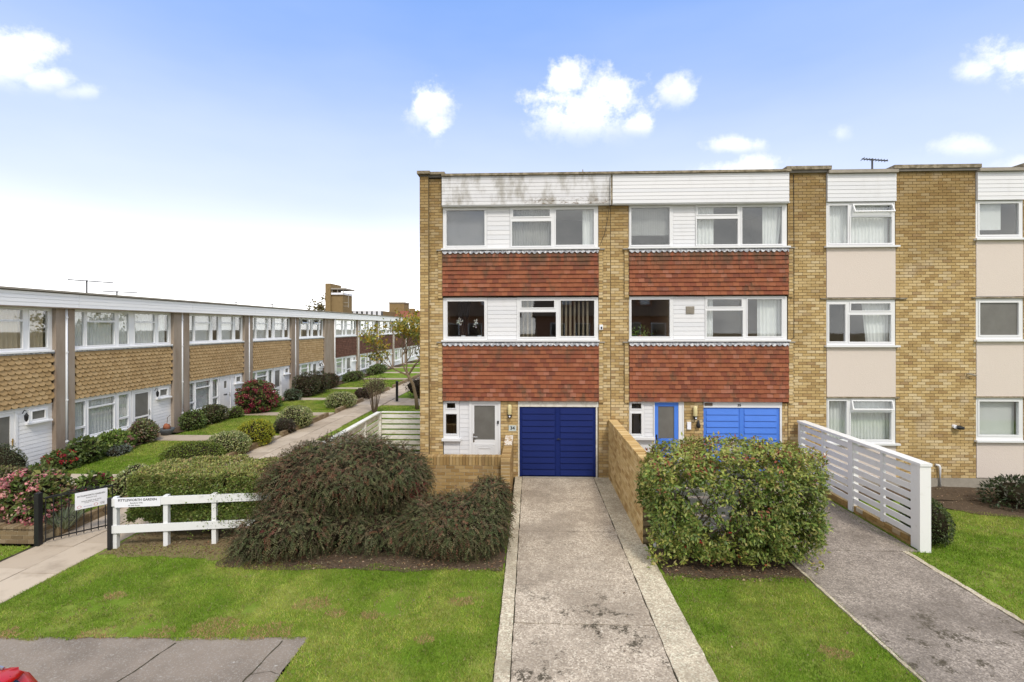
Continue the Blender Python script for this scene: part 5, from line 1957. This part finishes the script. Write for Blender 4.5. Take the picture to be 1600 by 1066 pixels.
def keep_front(P):
    x, y = P[:, 0], P[:, 1]
    nz = hnoise(P, 4, 77) - .5
    back = np.where(x > -5.45, 8.66, 9.6) + nz * .35
    edge = np.where((x < -3.03), y > 6.47 + (x + 8) * .036 + nz * .09, True)
    thin = np.where(x < -5.45, nr.rand(len(x)) < np.clip((9.3 - y) * 1.6, .30, 1), True)
    return (y < back) & edge & thin


o = blades([(-8.08, -.44, 4.95, 9.4, 0)], 5200, .042, .0085, 5, keep_front)
tag(o, 'short patchy green lawn blades left of the main driveway', 'grass')
o = blades([(2.17, 4.66, 4.95, 8.6, 0)], 5200, .042, .0085, 6, lambda P: P[:, 1] < 8.54 + (hnoise(P, 4, 78) - .5) * .3)
tag(o, 'short green lawn blades between the two driveways', 'grass')
o = blades([(6.95, 16, 6.4, 13.2, 0)], 2500, .045, .011, 9, lambda P: (P[:, 1] < 12.85 + (hnoise(P, 3, 79) - .5) * .4) & ~((P[:, 0] > 9.9) & (P[:, 1] > 12.35 - (P[:, 0] - 9.9) * .35)))
tag(o, 'short green lawn blades right of the white screen fence', 'grass')
o = blades([(-13.75, -9.66, a_, c_, .05) for a_, c_ in zip([9.9 + 1] + [q + 3.35 for q in STARTS[:5]], [q + 2.25 for q in STARTS[:6]])] + [(-13, -9.66, 6.6, 9.35, -.03)], 1300, .05, .016, 13)
tag(o, 'lawn blades of the terrace front gardens', 'grass')
o = blades([(-8.0, -5.3, 12.2, 26.5, .015), (-5.3, -2.5, 17, 26.5, .015)], 700, .05, .02, 14, lambda P: ~((P[:, 0] < -7.38) & (P[:, 1] < 20.6)))
tag(o, 'lawn blades beside the garden path near the leaning tree', 'grass')

# fallen leaves and crumbs on the beds and lawns
P = np.concatenate([np.stack([-5.5 + 5 * nr.rand(900), 8.55 + .5 * nr.rand(900), np.full(900, .022)], 1),
                    np.stack([2.25 + 2.3 * nr.rand(500), 8.35 + .6 * nr.rand(500), np.full(500, .022)], 1),
                    np.stack([-8 + 2.6 * nr.rand(800), 9.0 + .9 * nr.rand(800), np.full(800, .018)], 1)])
q = np.stack([7.6 + 6 * nr.rand(900), 12.0 + 1.9 * nr.rand(900), np.zeros(900)], 1)
q = q[(q[:, 1] > 12.9) | ((q[:, 0] > 10) & (q[:, 1] > 12.3))]
q[:, 2] = .05 + gz(q[:, 0], q[:, 1])
lw = np.concatenate([np.stack([-8 + 7.5 * nr.rand(60), 6.8 + 1.9 * nr.rand(60), np.full(60, .035)], 1), np.stack([2.3 + 2.3 * nr.rand(22), 5.2 + 3 * nr.rand(22), np.full(22, .035)], 1), np.stack([-.3 + 2.3 * nr.rand(30), 5.5 + 8 * nr.rand(30), np.full(30, .034)], 1)])
P = np.concatenate([P, q, lw])
n = len(P)
o = leaves('leaf_litter', P, np.stack([nr.randn(n), nr.randn(n), .25 * nr.rand(n)], 1), np.tile([[0, 0, 1.]], (n, 1)) + .4 * nr.randn(n, 3), .035 * (.5 + nr.rand(n)), .022 * (.5 + nr.rand(n)), palette(n, [(.16, .09, .05), (.24, .15, .08), (.09, .06, .04), (.32, .25, .16)]), M_leaf_dull, None, 'stuff')
tag(o, 'brown fallen leaves scattered on the planting beds', 'leaves')

# ---------------------------------------------------------------- small things
t = thing('plant_pot', (-14.0, 18.78, .1), 'dark round bowl with a small red plant by the second glazed door', 'pot')
part('bowl', MB().lathe((-14.0, 18.78, .09), [(.15, 0), (.25, .16), (.27, .24), (.24, .24), (.2, .2)], 16), M_slate, t, True)
part('plant', MB().ell((-14.0, 18.78, .38), (.13, .13, .13), .2, 9, 6), M_terracotta, t, True)
part('stem', MB().tube([(-14.0, 18.78, .4), (-13.98, 18.8, .75), (-13.9, 18.84, .82)], .01, 4), M_wood, t)
t = thing('bollard', (-7.53, 27.91, 0), 'slim black bollard light at the path junction', 'bollard')
part('post', MB().tube([(-7.53, 27.91, 0), (-7.53, 27.91, 1.12)], .075, 12), M_black, t)
part('cap', MB().lathe((-7.53, 27.91, 1.12), [(.08, 0), (.08, .04), (.02, .06)], 12), M_dark, t)
part('base', MB().lathe((-7.53, 27.91, .0), [(.16, 0), (.16, .03), (.09, .04)], 12), M_conc, t)


def aerial(name_label, p, h, l, ang, n=9, tilt=0):
    t = thing('tv_aerial', p, name_label, 'aerial', 'roof aerials')
    x, y, z = p
    part('mast', MB().tube([(x, y, z), (x, y, z + h)], .028, 6), M_chrome_dull, t)
    dx, dy = math.cos(ang), math.sin(ang)
    c = Vector((x, y, z + h - .03))
    a, b_ = c - Vector((dx, dy, tilt)) * l * .4, c + Vector((dx, dy, tilt)) * l * .6
    part('boom', MB().tube([a, b_], .02, 5), M_chrome_dull, t)
    for k in range(n):
        q = a.lerp(b_, (k + .3) / n)
        w = .22 if k else .3
        part('element', MB().tube([q - Vector((-dy, dx, 0)) * w * .5 - Vector((0, 0, .0)), q + Vector((-dy, dx, 0)) * w * .5], .011, 4), M_chrome_dull, t)


M_chrome_dull = material('dull_aluminium', (.07, .07, .075), .5, .4, metal=.3)
aerial('long roof aerial at far left above the buff-tiled terrace', (-17.0, 18.6, 5.3), .72, 1.5, 1.2)
aerial('second roof aerial from the left above the buff-tiled terrace', (-17.0, 20.0, 5.3), .4, 1.2, 1.0)
aerial('third roof aerial from the left above the buff-tiled terrace', (-18.0, 30.0, 5.3), .45, 1.4, 1.1)
aerial('fourth roof aerial from the left above the buff-tiled terrace', (-18.0, 34.3, 5.3), .55, 1.4, 2.2)
aerial('small slanted roof aerial above the rendered-panel house', (10.05, 15.2, 8.4), .74, .66, -.25, 9, -.18)

for x, cl, lab in ((-1.98, (.75, .74, .70), 'white orchid in a pot on the left of the window sill above the white door'), (-1.52, (.75, .74, .70), 'white orchid in a pot on the right of the window sill above the white door')):
    t = thing('orchid', (x, 14.16, 3.87), lab, 'plant')
    part('pot', MB().lathe((x + .06, 14.16, 3.86), [(.05, 0), (.065, .1), (.05, .1)], 10), M_signw, t)
    part('stem', MB().tube([(x + .06, 14.16, 3.95), (x + .04, 14.16, 4.15), (x - .02, 14.15, 4.32), (x - .08, 14.14, 4.38)], .005, 4), M_wood, t)
    n = 26
    P = np.array([x - .05, 14.13, 4.33]) + nr.randn(n, 3) * np.array([.035, .015, .06])
    leaves('flower', P, nr.randn(n, 3), np.tile([[0, -1., .2]], (n, 1)) + .3 * nr.randn(n, 3), .05 * np.ones(n), .045 * np.ones(n), palette(n, [cl], jit=.05), M_petal, t, fold=.05)
t = thing('house_plant', (3.05, 14.25, 3.86), 'leafy green pot plant inside the middle window of the blue-door house', 'plant')
part('pot', MB().lathe((3.05, 14.25, 3.84), [(.07, 0), (.09, .13), (.07, .13)], 10), M_terracotta, t)
n = 150
P = np.array([3.05, 14.25, 4.02]) + nr.randn(n, 3) * np.array([.16, .05, .07])
leaves('foliage', P, nr.randn(n, 3), nr.randn(n, 3), .09 * np.ones(n), .04 * np.ones(n), palette(n, [(.12, .2, .04), (.2, .28, .06)]), M_leaf, t)

# ---------------------------------------------------------------- red hatchback at the kerb (only its tail corner is in view)
def loft(secs, mat, name, parent, cap=True):
    """secs: list of (x, [(y, z), ...]) cross sections"""
    mb = MB()
    n = len(secs[0][1])
    for x, pr in secs:
        for (y, z, *dx) in pr:
            mb.v.append((x + (dx[0] if dx else 0), y, z))
    for k in range(len(secs) - 1):
        for j in range(n - 1):
            mb.f.append((k * n + j, k * n + j + 1, (k + 1) * n + j + 1, (k + 1) * n + j))
    if cap:
        mb.f.append(tuple(range(n))[::-1])
        mb.f.append(tuple((len(secs) - 1) * n + j for j in range(n)))
    o = part(name, mb, mat, parent, True)
    return o


M_carred = material('red_car_paint', (.50, .006, .008), .3, .3, coat=.25)
M_carglass = material('tinted_car_glass', (.012, .014, .016), .05, .6)
M_lampred = material('tail_lamp_red', (.55, .01, .01), .12, .6, coat=1.0)
M_tyre = material('tyre_rubber', (.02, .02, .02), .8, .2)
M_alloy = material('alloy_wheel', (.45, .45, .46), .35, .5, metal=.8)
CX, CY, CZ = -3.93, 3.50, -.14     # rear end, centre line, road level
car = thing('parked_car', (CX - 2.0, CY, CZ), 'red hatchback parked at the kerb, only its rear corner visible bottom left', 'car')


def sec(x, hw, z0, z1, zsh, rnd_=.12):
    pr = []
    for s in (1, -1):
        half = [(hw * .86, z0), (hw * .97, z0 + .12), (hw, (z0 + zsh) / 2), (hw * .985, zsh), (hw * .93, z1 - .04), (hw * .80, z1)]
        half = [(CY + s * y, CZ + z) for y, z in half]
        pr += half if s == 1 else half[::-1]
    return (CX + x, pr)


body = loft([sec(-.02, .62, .42, .80, .68), sec(-.06, .76, .32, .92, .74), sec(-.22, .84, .24, .97, .80), sec(-.8, .875, .2, .98, .82), sec(-2.2, .88, .2, .95, .80),
             sec(-3.0, .87, .2, .93, .78), sec(-3.7, .84, .22, .80, .68), sec(-3.95, .74, .28, .70, .58), sec(-4.02, .6, .35, .6, .5)], M_carred, 'body', car)


def csec(x, hb, ht, z0, z1):
    half = [(hb, z0), (hb * .96, z0 + (z1 - z0) * .45), (ht + .04, z1 - .10), (ht - .05, z1 - .02), (ht * .5, z1 + .012)]
    return (CX + x, [(CY + y, CZ + z) for y, z in half] + [(CY - y, CZ + z) for y, z in half[::-1]])


loft([csec(-.10, .72, .55, .90, 1.02), csec(-.22, .76, .60, .93, 1.26), csec(-.40, .79, .63, .94, 1.47), csec(-.9, .82, .64, .95, 1.52), csec(-2.0, .82, .62, .94, 1.50), csec(-2.6, .80, .58, .93, 1.30), csec(-3.1, .76, .52, .92, .98)], M_carred, 'cabin', car)
# glass follows the cabin shell, a few millimetres proud
CAB = [(-.10, .72, .55, .90, 1.02), (-.22, .76, .60, .93, 1.26), (-.40, .79, .63, .94, 1.47), (-.9, .82, .64, .95, 1.52), (-2.0, .82, .62, .94, 1.50), (-2.6, .80, .58, .93, 1.30), (-3.1, .76, .52, .92, .98)]


def cab_y(x, z):
    for p, q in zip(CAB[:-1], CAB[1:]):
        if q[0] <= x <= p[0]:
            f = (x - p[0]) / (q[0] - p[0])
            hb, ht, z0, z1 = [p[k] + (q[k] - p[k]) * f for k in (1, 2, 3, 4)]
            zs, ys = [z0, z0 + (z1 - z0) * .45, z1 - .10, z1 - .02], [hb, hb * .96, ht + .04, ht - .05]
            return float(np.interp(z, zs, ys)), z1
    return .7, 1.2


mb = MB()
rw = [(-.070, 1.045, .50), (-.195, 1.30, .50), (-.29, 1.415, .49), (-.355, 1.478, .47)]
for p, q in zip(rw[:-1], rw[1:]):
    mb.quad((CX + p[0], CY - p[2], CZ + p[1]), (CX + p[0], CY + p[2], CZ + p[1]), (CX + q[0], CY + q[2], CZ + q[1]), (CX + q[0], CY - q[2], CZ + q[1]))
part('rear_window', mb, M_carglass, car)
mb = MB()
mb.quad((CX - .55, CY - .46, CZ + 1.54), (CX - .55, CY + .46, CZ + 1.54), (CX - 1.7, CY + .45, CZ + 1.545), (CX - 1.7, CY - .45, CZ + 1.545))
part('roof_glass', mb, M_carglass, car)
for s in (1, -1):
    for xa, xb in ((-.62, -1.35), (-1.43, -2.45)):
        mb = MB()
        xs = [xa + (xb - xa) * k / 8 for k in range(9)]
        for x, x2 in zip(xs[:-1], xs[1:]):
            for f, f2 in ((0, .33), (.33, .66), (.66, 1)):
                def pt(x_, f_):
                    zt = min(1.42, cab_y(x_, 1)[1] - .11)
                    z_ = 1.0 + (zt - 1.0) * f_
                    return (CX + x_, CY + s * (cab_y(x_, z_)[0] + .012), CZ + z_)
                mb.quad(pt(x, f), pt(x2, f), pt(x2, f2), pt(x, f2))
        part('side_window', mb, M_carglass, car, True)
    part('roof_rail', MB().tube([(CX - .5, CY + s * .55, CZ + 1.48), (CX - .7, CY + s * .56, CZ + 1.525), (CX - 2.0, CY + s * .55, CZ + 1.51), (CX - 2.2, CY + s * .55, CZ + 1.46)], .013, 6), M_alloy, car)
    mb = MB().hexa([(CX - .03, CY + s * .52, CZ + .72), (CX + .015, CY + s * .62, CZ + .72), (CX - .10, CY + s * .83, CZ + .74), (CX - .22, CY + s * .80, CZ + .74),
                    (CX - .06, CY + s * .55, CZ + 1.0), (CX - .02, CY + s * .62, CZ + 1.0), (CX - .14, CY + s * .80, CZ + 1.0), (CX - .25, CY + s * .78, CZ + 1.0)])
    part('tail_lamp', mb, M_lampred, car)
    for wx in (-.72, -3.28):
        c = (CX + wx, CY + s * .80, CZ + .31)
        tb = part('wheel', MB().tube([(c[0], c[1] - .1 * s, c[2]), (c[0], c[1] + .085 * s, c[2])], .31, 20), M_tyre, car)
        part('rim', MB().tube([(c[0], c[1] + .086 * s, c[2]), (c[0], c[1] + .095 * s, c[2])], .2, 14), M_alloy, tb)
secs = []
for i in range(15):          # rounded roof spoiler
    y = -.60 + 1.2 * i / 14
    q = abs(y) / .60
    dr = .07 * q ** 3
    tip = -.27 - .10 * q ** 4
    pr = [(-.50, 1.525), (-.42, 1.533), (tip - .05, 1.512), (tip, 1.490), (tip - .01, 1.472), (tip - .06, 1.468), (-.48, 1.45)]
    secs.append([(CX + x, CY + y, CZ + z - dr) for x, z in pr])
mb = MB()
for sct in secs:
    mb.v += sct
for i in range(14):
    for j in range(6):
        mb.f.append((i * 7 + j, i * 7 + j + 1, (i + 1) * 7 + j + 1, (i + 1) * 7 + j))
part('spoiler', mb, M_carred, car, True)
part('bumper', MB().hexa([(CX + .02, CY - .70, CZ + .36), (CX + .02, CY + .70, CZ + .36), (CX - .2, CY + .85, CZ + .30), (CX - .2, CY - .85, CZ + .30),
                          (CX + .03, CY - .72, CZ + .58), (CX + .03, CY + .72, CZ + .58), (CX - .2, CY + .87, CZ + .62), (CX - .2, CY - .87, CZ + .62)]), M_carred, car)

# ---------------------------------------------------------------- far buildings
def simple_windows(parent, rects, fr, frame_mat=None, dark=None):
    for (a, c, e, f) in rects:
        w = part('window', fr.box(MB(), a, c, e, f, 0.005, .05), frame_mat or M_pvc, parent)
        part('pane', fr.box(MB(), a + .1, c - .1, e + .1, f - .1, .051, .06), dark or M_carglass, w)


M_farbrick = material('far_brick', lambda b: b.mix(b.noise(3, 5), (.18, .125, .06), (.28, .20, .10)), .9, .1)
M_redroof = material('far_red_tile', lambda b: b.mix(b.noise(2.5, 5), (.17, .06, .04), (.26, .10, .065)), .9, .1)
t = thing('brick_tower', (-28, 71, 0), 'yellow brick tower with a tall slab and open balcony top behind the terrace roof', 'tower')
part('slab', MB().box(-29.1, -28.35, 70, 74, 0, 10.4), M_farbrick, t)
part('shaft', MB().box(-28.345, -26.7, 70.3, 74, 0, 8.8), M_farbrick, t)
part('canopy', MB().box(-28.3, -26.3, 70, 74, 9.55, 9.75), M_conc, t)
part('parapet', MB().box(-28.3, -26.6, 70.1, 73.9, 8.82, 9.1), M_signw, t)
for x, y in ((-28.2, 70.2), (-27.4, 70.2), (-26.6, 70.2)):
    part('post', MB().tube([(x, y, 8.8), (x, y, 9.56)], .06, 6), M_conc, t)
mb = MB()
for z in (7.2, 7.7):
    mb.tube([(-26.7, 70.6, z), (-25.9, 70.6, z)], .04, 5)
mb.tube([(-26.0, 70.6, 7.0), (-26.0, 70.6, 8.9)], .05, 5)
part('ladder_rail', mb, M_conc, t)
t = thing('flat_roofed_block', (-27, 78, 0), 'far block with alternating white and dark roof panels above the terrace', 'building')
part('wall', MB().box(-31.5, -22.4, 75.2, 85, 0, 6.65), M_farbrick, t)
for i in range(12):
    a = -31.5 + i * .76
    part('white_panel', MB().box(a, a + .46, 75.05, 75.18, 4.8, 6.7), M_signw, t)
    part('dark_panel', MB().box(a + .47, a + .75, 75.1, 75.18, 4.8, 6.6), M_carglass, t)
t = thing('tiled_house', (-20, 82, 0), 'far house with long red tiled roof beside the yellow brick pier', 'house')
part('wall', MB().box(-22.3, -12, 80, 90, 0, 5.0), M_farbrick, t)
part('roof', MB().hexa([(-22.5, 79.7, 5.0), (-11.8, 79.7, 5.0), (-11.8, 90, 5.0), (-22.5, 90, 5.0), (-22.3, 83, 6.9), (-12, 83, 6.9), (-12, 86, 6.9), (-22.3, 86, 6.9)]), M_redroof, t)
part('chimney', MB().box(-20.2, -19.4, 82.5, 83.5, 6.5, 7.3), M_farbrick, t)
t = thing('brick_block', (-23, 87, 0), 'small square yellow brick block rising behind the far roofs', 'building')
part('wall', MB().box(-24.4, -21.8, 85.5, 89, 0, 8.3), M_farbrick, t)
part('parapet', MB().box(-24.5, -21.7, 85.4, 89.1, 8.305, 8.5), M_conc, t)
t = thing('tiled_house', (-40, 95, 0), 'far low house with red roof left of the brick tower', 'house')
part('wall', MB().box(-44, -33, 95, 104, 0, 5.4), M_farbrick, t)
part('roof', MB().hexa([(-44.3, 94.6, 5.4), (-32.7, 94.6, 5.4), (-32.7, 104, 5.4), (-44.3, 104, 5.4), (-44, 98.5, 7.0), (-33, 98.5, 7.0), (-33, 100, 7.0), (-44, 100, 7.0)]), M_redroof, t)

# houses across the street: behind the photographer, mirrored in the window glass
M_redbrick = material('red_brick_opposite', lambda b: b.mix(b.noise(4, 5), (.25, .11, .07), (.36, .18, .11)), .9, .1)
M_darkroof = material('brown_roof_opposite', lambda b: b.mix(b.noise(4, 5), (.13, .095, .07), (.2, .15, .115)), .9, .1)
FO = Frame((0, -24, 0), (-1, 0, 0), (0, 1, 0))
for k, (x0, x1) in enumerate(((-15, -1.5), (0.5, 15))):
    t = thing('opposite_house', ((x0 + x1) / 2, -28, 0), ('red brick house across the street, mirrored above the navy garage', 'brown-roofed house with dormers across the street, mirrored above the bright blue door')[k], 'house')
    part('wall', MB().box(x0, x1, -33, -24, 0, 5.4), M_redbrick, t)
    xm = (x0 + x1) / 2
    part('roof', MB().hexa([(x0 - .4, -23.5, 5.3), (x1 + .4, -23.5, 5.3), (x1 + .4, -33.5, 5.3), (x0 - .4, -33.5, 5.3), (x0 + .2, -28.4, 10.0), (x1 - .2, -28.4, 10.0), (x1 - .2, -28.6, 10.0), (x0 + .2, -28.6, 10.0)]), M_darkroof, t)
    rc = []
    for j in range(5):
        u = -x1 + 1.2 + j * (x1 - x0 - 1.6) / 5
        rc += [(u, u + 1.5, 3.2, 4.6), (u, u + 1.5, .9, 2.2)]
    simple_windows(t, rc, FO)
    for xx in (x0 + 3.2, x1 - 3.2):
        mb = MB().hexa([(xx - .8, -24.6, 6.2), (xx + .8, -24.6, 6.2), (xx + .8, -27.5, 6.2), (xx - .8, -27.5, 6.2), (xx - .8, -24.6, 7.6), (xx + .8, -24.6, 7.6), (xx + .8, -27.5, 7.6), (xx - .8, -27.5, 7.6)])
        dm = part('dormer', mb, M_redbrick, t)
        mb = MB().quad((xx - 1.0, -24.4, 7.5), (xx, -24.4, 8.6), (xx, -27.9, 8.6), (xx - 1.0, -27.9, 7.5)).quad((xx + 1.0, -24.4, 7.5), (xx + 1.0, -27.9, 7.5), (xx, -27.9, 8.6), (xx, -24.4, 8.6))
        part('dormer_roof', mb, M_darkroof, dm)
        part('dormer_window', MB().box(xx - .5, xx + .5, -24.58, -24.5, 6.5, 7.4), M_pvc, dm)
